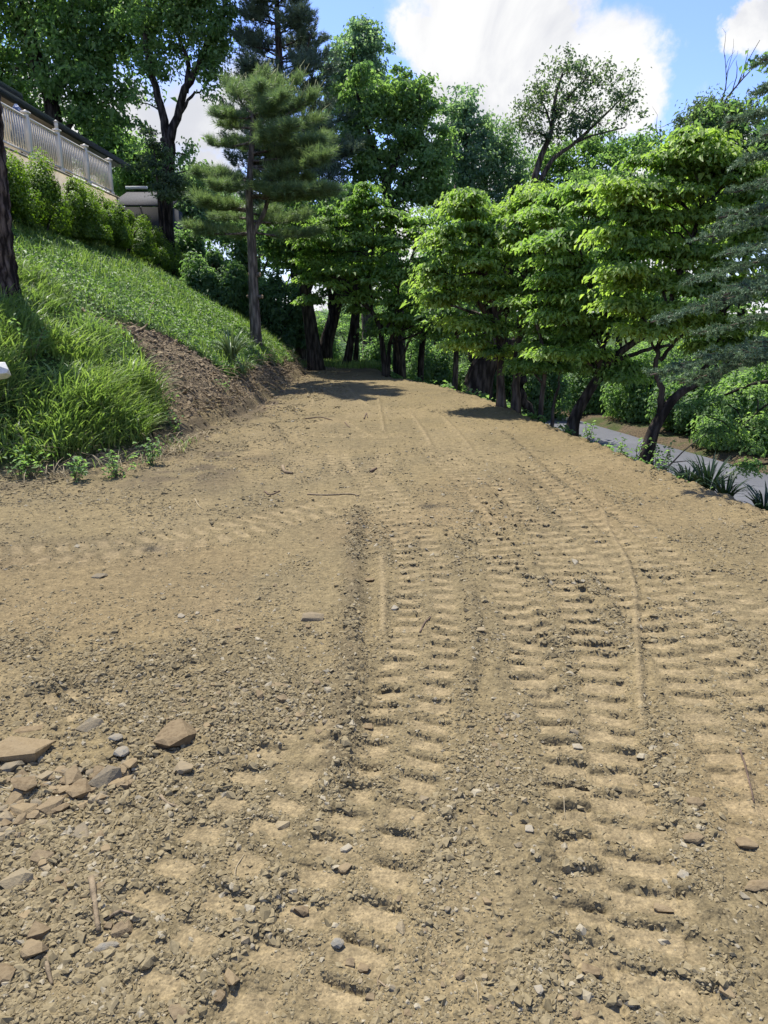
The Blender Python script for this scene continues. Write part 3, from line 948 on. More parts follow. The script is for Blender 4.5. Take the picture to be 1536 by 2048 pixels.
BIG = [
    (620, 1240, 48, 15, 'pale', 'long flat pale stone lying alone on the smooth dirt, tilted like a plank end', 12, 0.45),
    (617, 1257, 12, 10, 'brown', 'small brown stone just below the long flat pale stone', None, .3),
    (44, 1512, 96, 36, 'tan', 'longest tan slab at the left edge, top of the rubble', 10, .3),
    (23, 1539, 44, 16, 'grey', 'flat grey plate directly under the longest tan slab', 5, .4),
    (352, 1484, 66, 48, 'brown', 'big brown rock with a dusty top at the right end of the rubble', -20, .2),
    (243, 1514, 28, 24, 'blue', 'rounded pale blue-grey stone standing above the rubble', 10, .4),
    (214, 1568, 46, 34, 'grey', 'square grey block in the middle of the rubble', -20, .35),
    (366, 1544, 28, 36, 'pale', 'upright pale wedge stone right of the rubble, below the big brown rock', 70, .3),
    (182, 1458, 46, 22, 'grey', 'grey slab sunk edge-on in the dirt above the rubble', -18, .2),
    (60, 1455, 60, 12, 'brown', 'narrow brown slab half buried left above the rubble', 8, .1),
    (232, 1487, 28, 12, 'blue', 'small dark blue-grey flat stone above the rounded pale one', 0, .3),
    (145, 1562, 32, 28, 'tan', 'tan block standing left of the square grey block', 40, .4),
    (55, 1584, 34, 46, 'brown', 'upright brown faceted stone in the left of the rubble', 60, .4),
    (160, 1592, 38, 28, 'brown', 'rounded brown stone below the tan block in the rubble', -30, .4),
    (104, 1618, 36, 26, 'tan', 'kite-shaped tan stone at the bottom of the rubble', -20, .4),
    (32, 1603, 30, 24, 'tan', 'tan cube-like stone near the left edge of the rubble', 15, .4),
    (50, 1626, 42, 24, 'tan', 'broad tan wedge below the cube-like stone in the rubble', -25, .4),
    (12, 1640, 26, 44, 'pale', 'pale upright slab cut by the left edge of the picture', 80, .3),
    (163, 1666, 34, 34, 'grey', 'flat grey-green plate pressed into dirt below the rubble', 55, .0),
    (84, 1722, 26, 42, 'tan', 'pointed tan shard standing in the dirt below the rubble', 75, .1),
    (36, 1772, 44, 34, 'pale', 'pale broken plate lying flat near the left edge', -30, .1),
    (245, 1853, 34, 30, 'tan', 'square tan plate pressed into the dirt beside a thin twig', 20, .05),
    (212, 1890, 46, 14, 'blue', 'long grey chip below the square tan plate', 15, .1),
    (82, 1875, 36, 26, 'brown', 'brown lump on the clod heap at the lower left', 0, .3),
    (72, 1912, 40, 26, 'tan', 'dusty tan lump under the brown lump at the lower left', 0, .3),
    (12, 1960, 34, 30, 'brown', 'brown chunk at the lower left corner', 30, .3),
    (675, 1887, 26, 17, 'blue', 'smooth blue-grey flat stone alone on the dirt at the bottom middle', 0, .3),
    (805, 1860, 19, 20, 'pale', 'pale squarish chip right of the smooth blue-grey stone', 30, .3),
    (601, 1820, 20, 24, 'brown', 'brown block at the edge of a dark hollow, left of the bottom middle', 80, .4),
    (586, 1818, 12, 10, 'pale', 'small pale stone touching the brown block by the hollow', 0, .3),
    (565, 1649, 27, 15, 'pale', 'oval pale stone beside the left wheel track', 10, .3),
    (695, 1697, 18, 16, 'white', 'whitish shard lying in the left wheel track', -50, .1),
    (848, 1606, 18, 14, 'pale', 'pale triangular chip right of the left wheel track', 0, .3),
    (690, 1740, 26, 16, 'tan', 'tan sliver leaning below the whitish shard', 40, .2),
    (1057, 1669, 17, 12, 'white', 'bright pale pebble between the two big wheel tracks', -10, .4),
    (1036, 1698, 14, 9, 'grey', 'grey pebble below the bright pale pebble', 0, .4),
    (1389, 1613, 32, 17, 'soil', 'smooth rounded clod, upper one of three at the right', -8, .25),
    (1386, 1687, 36, 17, 'soil', 'smooth rounded clod with a crack, lower left one of three at the right', -8, .25),
    (1492, 1690, 38, 20, 'soil', 'smooth rounded clod, rightmost of three at the right', 0, .25),
    (1520, 1775, 66, 18, 'soil', 'long smooth clod cut by the right edge of the picture', 8, .15),
    (1146, 1470, 18, 10, 'grey', 'dark grey shard stuck in the wide wheel track', -25, .4),
    (1154, 1494, 22, 9, 'white', 'flat whitish flake in the wide wheel track', 0, .2),
    (1183, 1945, 36, 16, 'brown', 'brown slab sunk in the wheel track at the bottom right', -25, .3),
    (1365, 1757, 20, 14, 'white', 'pale pointed stone between clods at the right', -40, .4),
    (1327, 1818, 34, 12, 'tan', 'tan slab over a dark gap in the right wheel track', -10, .3),
    (735, 1450, 22, 10, 'brown', 'dark flat stone on the clod ridge left of the tracks', -5, .4),
    (565, 1404, 20, 12, 'tan', 'small tan slab tilted among the crumbs left of the ridge', -35, .4),
    (650, 1452, 12, 18, 'grey', 'small upright grey stone among crumbs', 0, .3),
    (740, 1158, 20, 8, 'brown', 'dark thin stone on the ridge of clods', -15, .4),
    (478, 1256, 18, 8, 'brown', 'small brown stone in the middle of the smooth dirt', 0, .3),
    (450, 1220, 0, 0, None, None, 0, 0),
    (200, 1152, 30, 8, 'grey', 'dark grey pair of flat stones at the left of the smooth dirt', 0, .3),
    (363, 1234, 14, 7, 'white', 'whitish pebble on the smooth dirt', 0, .3),
    (395, 1227, 8, 9, 'white', 'tiny whitish pebble right of the whitish pebble', 0, .3),
    (550, 1172, 8, 7, 'tan', 'tiny pebble on the far smooth dirt', 0, .3),
    (1149, 1126, 10, 7, 'white', 'pale pebble between the curving wheel tracks', 0, .4),
    (958, 1266, 24, 8, 'pale', 'pale dagger-shaped stone between the two wheel tracks', -5, .3),
    (790, 1219, 14, 9, 'white', 'pale flake in the left wheel track', -20, .3),
    (490, 1890, 16, 12, 'pale', 'pale chip near the lower middle left', 0, .3),
    (460, 1965, 22, 26, 'tan', 'tan upright stone at the bottom left of the middle', 60, .3),
    (440, 2000, 20, 20, 'brown', 'brown stone touching the tan upright stone at the bottom', 0, .3),
    (358, 2032, 30, 26, 'tan', 'tan stone near the bottom edge', 40, .2),
    (700, 1922, 18, 14, 'tan', 'tan stone below and right of the smooth blue-grey stone', 0, .2),
    (728, 1932, 22, 14, 'brown', 'brown stone in the bottom middle', -20, .2),
    (797, 1942, 12, 16, 'pale', 'pale upright chip in the bottom middle', 85, .3),
    (1077, 1990, 16, 13, 'white', 'pale chip at the bottom right of the middle', 15, .3),
    (1240, 1998, 24, 14, 'pale', 'pale leaf-shaped stone near the bottom right', -20, .2),
    (1455, 1990, 30, 18, 'tan', 'tan flat stone in loose dirt at the bottom right', -30, .1),
]
for r in BIG:
    if r[4]:
        rock(r[0], r[1], r[2], r[3], r[4], r[5], cat='stone' if r[4] != 'soil' else 'clod', name='stone' if r[4] != 'soil' else 'dirt_clod', rot=r[6], round_=r[4] in ('soil', 'blue'), rest=r[7])
def stone_label(tone, size, where):
    return ('tiny' if size < 9 else 'small' if size < 14 else 'medium-sized' if size < 19 else 'larger') + ' ' + {'tan': 'tan', 'pale': 'buff', 'brown': 'brown', 'grey': 'greyish'}[tone] + ' stone ' + where


tones = ['tan', 'tan', 'pale', 'brown', 'tan', 'grey']
rubble = [(0, 1545), (60, 1560), (180, 1540), (260, 1525), (270, 1560), (230, 1600), (150, 1625), (110, 1660), (60, 1680), (0, 1690)]
RB = np.array(rubble, float); k = 0
while k < 118:
    px, py = random.uniform(0, 275), random.uniform(1520, 1695)
    if in_poly(np.array([px]), np.array([py]), RB)[0]:
        s = random.uniform(9, 24)
        tn = random.choice(tones)
        rock(px, py, s, s * random.uniform(.6, .95), tn, stone_label(tn, s, 'in the ' + ('upper' if py < 1575 else 'central' if py < 1630 else 'lower') + (' left' if px < 90 else ' middle' if px < 180 else ' right') + ' rubble at the left edge'), 'loose rubble stones at the left edge', rest=random.uniform(.2, .55)); k += 1
for (x0, y0, x1, y1, n, s0, s1, lab, grp) in (
        (330, 1370, 640, 1470, 50, 6, 15, 'in the rough patch above the brown rock', 'crumbly stones above the big brown rock'),
        (0, 1680, 230, 1850, 34, 9, 22, 'in the dirt below the rubble heap', 'stones scattered below the rubble'),
        (930, 1420, 1060, 1640, 18, 7, 13, 'in the gravel between the big wheel tracks', 'stones between the two big wheel tracks'),
        (700, 1780, 1200, 2040, 26, 8, 17, 'in the dirt along the bottom edge', 'stones along the bottom edge')):
    for _ in range(n):
        s = random.uniform(s0, s1)
        tn = random.choice(tones); px = random.uniform(x0, x1); py = random.uniform(y0, y1)
        side = ('left' if px < x0 + (x1 - x0) / 3 else 'middle' if px < x0 + (x1 - x0) * 2 / 3 else 'right'); row = 'back' if py < (y0 + y1) / 2 else 'front'
        rock(px, py, s, s * random.uniform(.5, .85), tn, stone_label(tn, s, row + ' ' + side + ' ' + lab), grp, rest=random.uniform(.05, .35))

# ------------------------------------------------------------------ sticks and roots on the dirt
M_STICK = mat_plain('dry_stick', (0.203, 0.154, 0.091), 0.85, 0.2, 30, 0.4, 0.01)
M_STICK2 = mat_plain('dark_stick', (0.13, 0.09, 0.06), 0.85, 0.2, 30, 0.4, 0.01)
M_STRAW = mat_plain('straw', (0.294, 0.238, 0.140), 0.8, 0.2, 30, 0.2)


def stick(pts, wpx, label, cat='stick', name='stick', mat=None, lift=0.0, taper=0.6, bank=False):
    W = []
    for px, py in pts:
        g = on_ground(px, py) if py < 900 else on_z(px, py); W.append((g[0], g[1]))
    W = np.array(W); n = max(6, 3 * len(W))
    S_ = spline(np.c_[W, np.zeros(len(W))], n)
    d = np.hypot(S_[:, 0].mean(), S_[:, 1].mean()); r = wpx * math.hypot(d, 1.6) / FPX / 2
    z = (bank_height(S_[:, 0], S_[:, 1])[0] if bank else pad_height(S_[:, 0], S_[:, 1])[0])
    z = np.maximum(z, np.convolve(np.pad(z, 2, 'edge'), np.ones(5) / 5, 'valid'))
    S_[:, 2] = z + r * 0.6 + lift * np.sin(np.linspace(0, math.pi, n))
    mb = MB(); mb.tube(S_, r * np.linspace(1, taper, n), 6, rough=0.25)
    o = mb.build(name, mat or M_STICK, smooth_=True, origin=S_[0])
    return tag(o, label, cat)


stick([(185, 1770), (190, 1810), (197, 1862)], 13, 'thick pale broken stick lying in the dirt below the rubble')
stick([(93, 1925), (98, 1950), (104, 1968)], 9, 'short flat sliver of wood at the lower left')
stick([(208, 1838), (235, 1832), (270, 1833)], 6, 'thin bent twig right of the thick broken stick', lift=.01)
stick([(470, 1762), (472, 1735), (488, 1710)], 3, 'fine curved pale rootlet at the left of the wheel track', 'root', 'root', M_STRAW)
stick([(245, 1945), (240, 1925), (247, 1900)], 4, 'fine curled rootlet below the square tan plate', 'root', 'root', M_STRAW)
stick([(10, 2000), (40, 1978), (66, 1960)], 3, 'fine pale rootlet in the lower left corner', 'root', 'root', M_STRAW)
stick([(322, 1598), (335, 1612), (362, 1622)], 7, 'forked root piece right of the rubble', 'root', 'root')
stick([(757, 1960), (775, 1978), (792, 1990)], 4, 'short curved rootlet at the bottom middle', 'root', 'root')
stick([(758, 1978), (755, 1958), (762, 1940)], 3, 'thin rootlet standing beside the curved rootlet', 'root', 'root')
stick([(950, 1965), (955, 1985), (956, 2005)], 2.5, 'single dry straw at the bottom right of the middle', 'straw', 'straw', M_STRAW)
stick([(840, 1268), (848, 1252), (862, 1238)], 4, 'dark twig in the left wheel track', mat=M_STICK2)
stick([(1480, 1500), (1490, 1545), (1507, 1608)], 4, 'long thin straight cane at the right edge', lift=.01, mat=M_STICK2)
stick([(1125, 1600), (1128, 1622), (1131, 1640)], 2.5, 'fine straw between the right tracks', 'straw', 'straw', M_STRAW)
stick([(615, 990), (650, 993), (700, 991), (718, 996)], 4, 'long bare root lying across the dirt in the middle', 'root', 'root')
stick([(565, 935), (570, 945), (585, 948)], 8, 'short knobby root by the edge of the smooth dirt', 'root', 'root')
stick([(530, 985), (540, 992), (560, 984)], 4, 'small forked twig on the dirt left of the middle', mat=M_STICK2)
stick([(390, 1000), (395, 1010), (402, 1018)], 3, 'tiny pale twig on the far dirt', mat=M_STRAW)
stick([(742, 945), (748, 940), (753, 938)], 6, 'dark dead leaf curl in the middle of the pad', 'leaf', 'dead_leaf', M_STICK2)
for i, p in enumerate([((610, 838), (640, 835), (665, 840)), ((690, 845), (695, 852), (700, 856)), ((728, 838), (733, 828), (735, 836))]):
    stick(p, 2.5, ['thin dark twig far along the pad, leftmost of three', 'tiny dark twig far along the pad, middle of three', 'upright dark twig far along the pad, rightmost of three'][i], mat=M_STICK2)
#@@PART3
# ------------------------------------------------------------------ foliage builders
def leaf_mesh(name, C, N_, D, L, W, rnd, clump, mat, parent, fold=0.25, droop=0.25, stuff=False):
    """one folded two-triangle leaf for each row: centre C, normal N_, direction D, length L, width W"""
    n = len(C)
    N_ = N_ / (np.linalg.norm(N_, axis=1)[:, None] + 1e-9)
    D = D - N_ * (D * N_).sum(1)[:, None]; D /= np.linalg.norm(D, axis=1)[:, None] + 1e-9
    B = np.cross(N_, D)
    L = np.broadcast_to(L, (n,))[:, None]; W = np.broadcast_to(W, (n,))[:, None]
    p0 = C - D * L * 0.5; p2 = C + D * L * 0.5 - N_ * L * droop
    p1 = C + B * W * 0.5 + N_ * W * fold - D * L * 0.05; p3 = C - B * W * 0.5 + N_ * W * fold - D * L * 0.05
    V = np.stack([p0, p1, p2, p3], 1).reshape(-1, 3)
    b = np.arange(n)[:, None] * 4
    F = np.concatenate([b + [0, 1, 2], b + [0, 2, 3]], 1).reshape(-1)
    o = mesh_np(name, V, F, 3, mat, parent, attrs={'rnd': np.repeat(rnd, 4), 'clump': np.repeat(clump, 4)})
    if stuff: o['kind'] = 'stuff'
    return o


def sph(rng, n):
    v = rng.normal(0, 1, (n, 3)); return v / np.linalg.norm(v, axis=1)[:, None]


def nearest_on(paths, p, below=True):
    """(point, radius) on the limb centre lines nearest to p, preferring points lower than p"""
    best = None
    for P, r in paths:
        d = np.linalg.norm(P - p, axis=1) + (np.maximum(P[:, 2] - p[2] + 0.3, 0) * 2.0 if below else 0)
        j = int(d.argmin())
        if best is None or d[j] < best[0]: best = (d[j], P[j], r[j])
    return best[1], best[2]


def limb(a, b, n, rng, wob=0.06, sag=0.12):
    a = np.asarray(a, float); b = np.asarray(b, float); L = np.linalg.norm(b - a)
    m1 = a + (b - a) * 0.35 + np.array([0, 0, sag * L]) + rng.normal(0, wob * L, 3)
    m2 = a + (b - a) * 0.7 + np.array([0, 0, sag * L * 0.6]) + rng.normal(0, wob * L, 3)
    return spline([a, m1, m2, b], n)


def tree(name, label, Y, trunks, lobes, leafmat, bark, leaf=0.10, n_leaves=12000, cl_r=0.42, density=None, seed=1, cat='tree', group=None,
         flat=0.5, droop=0.25, sides=8, twig=0.010, base=None, depth=1.0, sink=0.15, leaf_w=0.55, hang=0.0, tier=0.0, dys=None, cpl=None, ground_base=True, bare=()):
    """trunks: list of (survey path [(px,py[,dy])...], r0, r1); lobes: (px, py, rx, rz[, dy[, weight]]) in survey pixels at distance Y"""
    rng = np.random.default_rng(seed)
    k = Y / FPX
    if tier > 0: cl_r *= .80
    if Y > 21:
        cl_r *= .72; leaf *= .9
        lobes = [(q[0], q[1], q[2] * 1.12, q[3] * 1.15, *q[4:]) for q in lobes]
    T = []
    for path, r0, r1 in trunks:
        P = np.array([at(q[0], q[1], Y + (q[2] if len(q) > 2 else 0)) for q in path])
        T.append((P, r0, r1))
    b0 = T[0][0][0].copy()
    if ground_base:
        gz = G(b0[0], b0[1])
        for P, r0, r1 in T:
            if abs(P[0][2] - b0[2]) < 0.6 and np.hypot(*(P[0][:2] - b0[:2])) < 1.2:
                gg = G(P[0][0], P[0][1])
                P[0][2] = gg - sink
        b0[2] = gz
    root = empty(name, b0, label, cat, group)
    paths = []
    for j, (P, r0, r1) in enumerate(T):
        n = max(8, 4 * len(P)); S_ = spline(P, n)
        if j: S_[1:-1] += rng.normal(0, r1 * 0.4, (n - 2, 3))
        rr = r0 + (r1 - r0) * np.linspace(0, 1, n) ** 0.8
        if j == 0 or P[0][2] < b0[2] + 0.3:
            rr = rr * (1 + 0.3 * np.exp(-np.maximum(S_[:, 2] - b0[2], 0) / (2.2 * r0)))
        paths.append((S_, rr))
        mb = MB(); mb.tube(S_, rr, sides, rough=0.10)
        low = P[0][2] < b0[2] + 0.3
        mb.build('trunk' if (j == 0 or low) else 'limb', bark, root, smooth_=True)
    mbr = MB(); C_ = []; cl_ = []; w_ = []
    main = list(paths)
    for lb in lobes:
        px, py, rx, rz = lb[:4]; dy = lb[4] if len(lb) > 4 else 0.0; wt = lb[5] if len(lb) > 5 else 1.0
        c = at(px, py, Y + dy); kk = (Y + dy) / FPX
        ax, az = rx * kk, rz * kk; ay = max(ax, az) * 0.85 * depth
        a, ra = nearest_on(main, c)
        L = limb(a, c - np.array([0, 0, az * 0.35]), 7, rng)
        r0 = min(ra * 0.7, 0.012 + 0.022 * np.linalg.norm(c - a)); lr = np.linspace(r0, max(0.012, r0 * 0.35), 7)
        mbr.tube(L, lr, 5, cap=False); sub = [(L, lr)]
        vol = ax * ay * az
        nc = cpl or int(np.clip(4.2 * (vol ** (2 / 3)) / (cl_r ** 2) * wt, 5, 90))
        v = sph(rng, nc) * (rng.random(nc) ** 0.5 * rng.uniform(.75, 1.3, nc))[:, None] * np.array([ax, ay, az])
        if tier:
            v *= np.where(rng.random(nc) < .3, rng.uniform(1.2, 1.65, nc), 1.0)[:, None] * np.array([1, 1, .9])
            m_ = rng.random(nc) < .5
            v[m_, 2] = np.round(v[m_, 2] / tier) * tier
            v[:, 2] += rng.normal(0, tier * .15, nc)
        if False: v[:, 2] = np.round(v[:, 2] / tier) * tier + rng.normal(0, tier * 0.30, nc)
        cc = c + v
        for q in cc:
            a2, ra2 = nearest_on(sub, q, False)
            tw = limb(a2, q, 5, rng, 0.08, 0.05)
            mbr.tube(tw, np.linspace(min(ra2 * 0.6, twig * 1.8), twig * 0.35, 5), 3, cap=False)
            sub.append((tw[2:], np.full(3, twig)))
        C_.append(cc); cl_.append(rng.random(nc)); w_.append(np.full(nc, wt))
    for path, r0 in bare:
        P = np.array([at(q[0], q[1], Y) for q in path]); S_ = spline(P, 10)
        mbr.tube(S_, np.linspace(r0, r0 * 0.25, 10), 4, cap=False)
        for t in range(5):
            a = S_[rng.integers(3, 9)]; e = a + rng.normal(0, 1, 3) * np.array([.5, .3, .4]) + np.array([0, 0, .5])
            mbr.tube(limb(a, e, 5, rng), np.linspace(r0 * 0.4, r0 * 0.12, 5), 3, cap=False)
    br = mbr.build('branches', bark, root, smooth_=True); br['kind'] = 'stuff'
    CC = np.concatenate(C_); CL = np.concatenate(cl_); WW = np.concatenate(w_)
    m = rng.choice(len(CC), n_leaves, p=WW / WW.sum())
    rad = cl_r * (0.6 + 0.8 * CL[m])
    off = np.clip(rng.normal(0, .52, (n_leaves, 3)), -1.5, 1.5) * rad[:, None]
    off[:, 2] *= flat
    off[:, 2] -= hang * (off[:, 0] ** 2 + off[:, 1] ** 2) / np.maximum(rad, .05)
    P = CC[m] + off
    out = off.copy(); out[:, 2] = 0
    lay = tier > 0
    Nn = np.array([0, 0, 1.0 if Y < 21 else .55]) + (0.42 if lay else .8) * sph(rng, n_leaves) + (.35 if lay else .5) * out / rad[:, None]
    D = out / rad[:, None] + 0.8 * sph(rng, n_leaves) + np.array([0, 0, -0.25 if lay else -.45])
    Ls = leaf * (.86 if tier > 0 else 1.0) * np.exp(rng.normal(0, 0.28, n_leaves))
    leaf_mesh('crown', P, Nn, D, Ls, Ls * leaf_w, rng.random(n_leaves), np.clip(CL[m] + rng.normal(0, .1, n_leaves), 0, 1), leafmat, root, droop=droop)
    return root


L_DOG = mat_leaf('dogwood_leaf', (0.156, 0.251, 0.070), (0.280, 0.414, 0.132), 0.56)
L_DOGY = mat_leaf('young_leaf', (0.190, 0.286, 0.076), (0.327, 0.443, 0.136), 0.56)
L_MID = mat_leaf('mid_leaf', (0.135, 0.227, 0.094), (0.257, 0.378, 0.163), 0.60)
L_PALE = mat_leaf('greyish_leaf', (0.157, 0.244, 0.171), (0.274, 0.384, 0.274), 0.60)
L_DARK = mat_leaf('dark_leaf', (0.104, 0.186, 0.087), (0.211, 0.321, 0.148), 0.60)
L_MAPLE = mat_leaf('maple_leaf', (0.114, 0.201, 0.084), (0.234, 0.355, 0.147), 0.60)
L_OLIVE = mat_leaf('small_leaf', (0.089, 0.135, 0.084), (0.165, 0.221, 0.134), 0.60)
L_PINE = mat_leaf('pine_needle', (0.115, 0.180, 0.085), (0.215, 0.290, 0.140), 0.45, tint=(1.1, 1.2, .8))
L_SCOTS = mat_leaf('dark_pine_needle', (0.072, 0.114, 0.079), (0.144, 0.204, 0.138), 0.3, tint=(1, 1, .9))
L_SPRUCE = mat_leaf('blue_spruce_needle', (0.055, 0.108, 0.058), (0.190, 0.285, 0.170), 0.25, tint=(1, 1, 1))
L_GRASS = mat_leaf('grass_blade', (0.121, 0.194, 0.057), (0.270, 0.356, 0.130), 0.45, rough=0.45)
L_IVY = mat_leaf('ground_cover_leaf', (0.097, 0.185, 0.046), (0.205, 0.321, 0.084), 0.42)
L_YUCCA = mat_leaf('strap_leaf', (0.075, 0.125, 0.060), (0.150, 0.205, 0.105), 0.15, tint=(1, 1.1, .7))
L_LILY = mat_leaf('dark_strap_leaf', (0.012, 0.030, 0.014), (0.030, 0.060, 0.026), 0.15)
L_HEDGE = mat_leaf('hedge_leaf', (0.060, 0.120, 0.018), (0.200, 0.300, 0.036), 0.45)
B_DARK = mat_bark('dark_bark', (0.018, 0.015, 0.012), (0.085, 0.070, 0.056), 12)
B_GREY = mat_bark('grey_bark', (0.070, 0.060, 0.050), (0.23, 0.195, 0.16), 14)
B_BROWN = mat_bark('brown_bark', (0.040, 0.031, 0.024), (0.15, 0.12, 0.092), 12)
B_ROUGH = mat_bark('furrowed_bark', (0.020, 0.015, 0.013), (0.20, 0.155, 0.13), 16, 0.05)

# ------------------------------------------------------------------ broadleaf trees, far to near
tree('maple_tree', 'big dark green maple above the house roof at the top left', 30,
     [([(118, 420), (112, 330), (104, 210), (70, 110), (40, -40), (30, -200)], .42, .16), ([(104, 215), (130, 130), (150, 20), (160, -150)], .22, .08), ([(112, 300), (170, 200), (215, 120)], .14, .05)],
     [(40, 40, 110, 80), (150, 40, 90, 80), (20, 150, 80, 70, 1), (120, 150, 80, 50, -1), (190, 130, 60, 60), (245, 90, 60, 55), (245, 190, 35, 35), (60, -90, 150, 90), (230, -40, 110, 70), (190, 255, 70, 28), (60, 230, 60, 40, 1), (160, 215, 50, 30), (-60, 100, 80, 140), (250, 20, 60, 50), (40, 300, 60, 40, 2)],
     L_MAPLE, B_DARK, leaf=.20, n_leaves=34000, cl_r=.75, seed=11, flat=.6)
tree('maple_tree', 'low dark tree behind the roof edge, right of the big maple', 36,
     [([(262, 460), (258, 380), (250, 300)], .22, .06)],
     [(225, 290, 55, 30), (265, 330, 45, 35), (300, 360, 40, 40), (205, 260, 40, 25), (270, 400, 50, 30), (180, 310, 50, 30)],
     L_MAPLE, B_DARK, leaf=.20, n_leaves=11000, cl_r=.7, seed=12, flat=.6)
tree('fork_trunked_tree', 'tall forked tree with airy crown between the maple and the pines', 28,
     [([(330, 450), (332, 400), (338, 300), (330, 275)], .27, .22), ([(334, 290), (322, 215), (300, 140), (290, 60), (300, -60), (310, -160)], .17, .05),
      ([(338, 290), (362, 205), (398, 125), (430, 60), (452, 10), (470, -90)], .17, .06), ([(372, 185), (375, 120), (352, 60), (345, -60)], .10, .04), ([(350, 245), (385, 190), (400, 185)], .07, .03)],
     [(300, 50, 50, 45), (345, 10, 45, 50), (390, 60, 45, 45), (440, 50, 40, 45), (400, 0, 60, 50), (425, 125, 40, 30), (300, 135, 35, 28), (330, -90, 110, 70), (440, -90, 70, 70), (355, 130, 30, 30, 0, .5), (375, 300, 30, 22, 0, .5), (280, 200, 25, 18, 0, .5), (395, 330, 24, 18, 0, .5), (430, 170, 30, 22, 0, .7), (345, 340, 30, 30, 0, .5)],
     L_MID, B_DARK, leaf=.15, n_leaves=20000, cl_r=.50, seed=13, flat=.7)
tree('slender_tree', 'slender twiggy young tree left of the tall forked tree', 26,
     [([(318, 440), (316, 380), (308, 300), (300, 250)], .06, .02), ([(324, 440), (326, 380), (338, 330)], .05, .02)],
     [(295, 270, 25, 20, 0, .5), (315, 300, 30, 30, 0, .5), (300, 340, 35, 25, 0, .6), (335, 370, 30, 30)],
     L_OLIVE, B_DARK, leaf=.10, n_leaves=4200, cl_r=.40, seed=14)
tree('leafy_tree', 'pale leafy tree low in the gap left of the white pine', 36,
     [([(385, 520), (380, 450), (378, 380)], .18, .05)],
     [(375, 365, 40, 28), (410, 390, 40, 35), (360, 410, 50, 30), (420, 440, 50, 40), (350, 450, 60, 40)],
     L_PALE, B_BROWN, leaf=.18, n_leaves=9000, cl_r=.6, seed=15)
tree('poplar_tree', 'tall rounded tree top showing right of the dark pine against blue sky', 38,
     [([(740, 720), (730, 500), (722, 300), (712, 180), (705, 90)], .35, .06)],
     [(715, 90, 38, 38), (685, 125, 38, 35), (738, 120, 30, 35), (700, 170, 50, 35), (735, 190, 38, 35), (690, 230, 45, 40), (720, 70, 25, 22)],
     L_PALE, B_GREY, leaf=.17, n_leaves=14450, cl_r=.55, seed=16, flat=.7)
tree('walnut_tree', 'broad bright green tree in the middle with open limbs, left of the big cloud', 26,
     [([(800, 740), (795, 600), (782, 480), (776, 400), (770, 350)], .24, .15), ([(772, 370), (745, 290), (722, 220), (712, 170)], .12, .04), ([(774, 360), (810, 290), (835, 230), (840, 190)], .12, .04), ([(778, 400), (830, 345), (865, 320)], .08, .03)],
     [(715, 180, 35, 35), (740, 230, 40, 40), (800, 185, 45, 35), (840, 200, 35, 35), (775, 240, 40, 35), (835, 265, 45, 30), (715, 285, 35, 30), (770, 310, 45, 30), (840, 330, 50, 32), (880, 300, 30, 30), (735, 360, 40, 30), (800, 380, 45, 30), (865, 390, 40, 30)],
     L_MID, B_DARK, leaf=.15, n_leaves=22100, cl_r=.46, seed=17, flat=.6, hang=.1)
tree('ash_tree', 'soft green tree below the big cloud, right of the middle', 31,
     [([(950, 740), (945, 600), (938, 450), (932, 300), (930, 220)], .28, .05), ([(938, 420), (975, 350), (1000, 300)], .1, .03)],
     [(935, 215, 28, 30), (905, 255, 35, 35), (950, 270, 40, 35), (990, 285, 40, 30), (915, 320, 50, 40), (975, 340, 55, 35), (1025, 330, 30, 40), (900, 385, 50, 35), (960, 400, 60, 35), (1020, 390, 40, 35)],
     L_PALE, B_DARK, leaf=.15, n_leaves=18700, cl_r=.5, seed=18, flat=.7)
tree('open_crowned_tree', 'sparse tree with visible branches standing up against the white cloud', 29,
     [([(1062, 720), (1062, 560), (1063, 400), (1080, 320), (1102, 265), (1110, 200), (1125, 145)], .22, .035), ([(1068, 385), (1105, 320), (1150, 285), (1205, 235), (1240, 200)], .11, .025),
      ([(1104, 260), (1090, 215), (1070, 180)], .05, .02), ([(1110, 225), (1150, 180), (1180, 150)], .05, .02), ([(1150, 285), (1190, 270), (1250, 255)], .05, .02)],
     [(1140, 135, 40, 20), (1185, 150, 40, 22), (1235, 175, 35, 28), (1255, 215, 25, 20), (1090, 175, 35, 22), (1060, 210, 35, 22), (1110, 215, 40, 25), (1160, 205, 40, 25), (1205, 235, 40, 22), (1050, 255, 28, 25), (1085, 270, 35, 22), (1150, 260, 50, 20)],
     L_OLIVE, B_BROWN, leaf=.115, n_leaves=6500, cl_r=0.4, seed=19, flat=.8, twig=.012)
tree('spreading_tree', 'darker spreading tree with thick bare limbs just below the sparse crown', 33,
     [([(1130, 740), (1130, 560), (1135, 440), (1150, 370), (1175, 330)], .24, .08), ([(1140, 420), (1200, 370), (1260, 350)], .12, .04), ([(1135, 430), (1100, 370), (1060, 340)], .1, .03)],
     [(1130, 310, 50, 22), (1180, 290, 50, 22), (1235, 300, 50, 25), (1280, 295, 30, 20), (1090, 335, 45, 30), (1150, 350, 50, 25), (1215, 350, 55, 25), (1180, 400, 60, 25), (1070, 380, 40, 30), (1250, 380, 40, 25)],
     L_MAPLE, B_BROWN, leaf=.16, n_leaves=11000, cl_r=.45, seed=20, flat=.6)
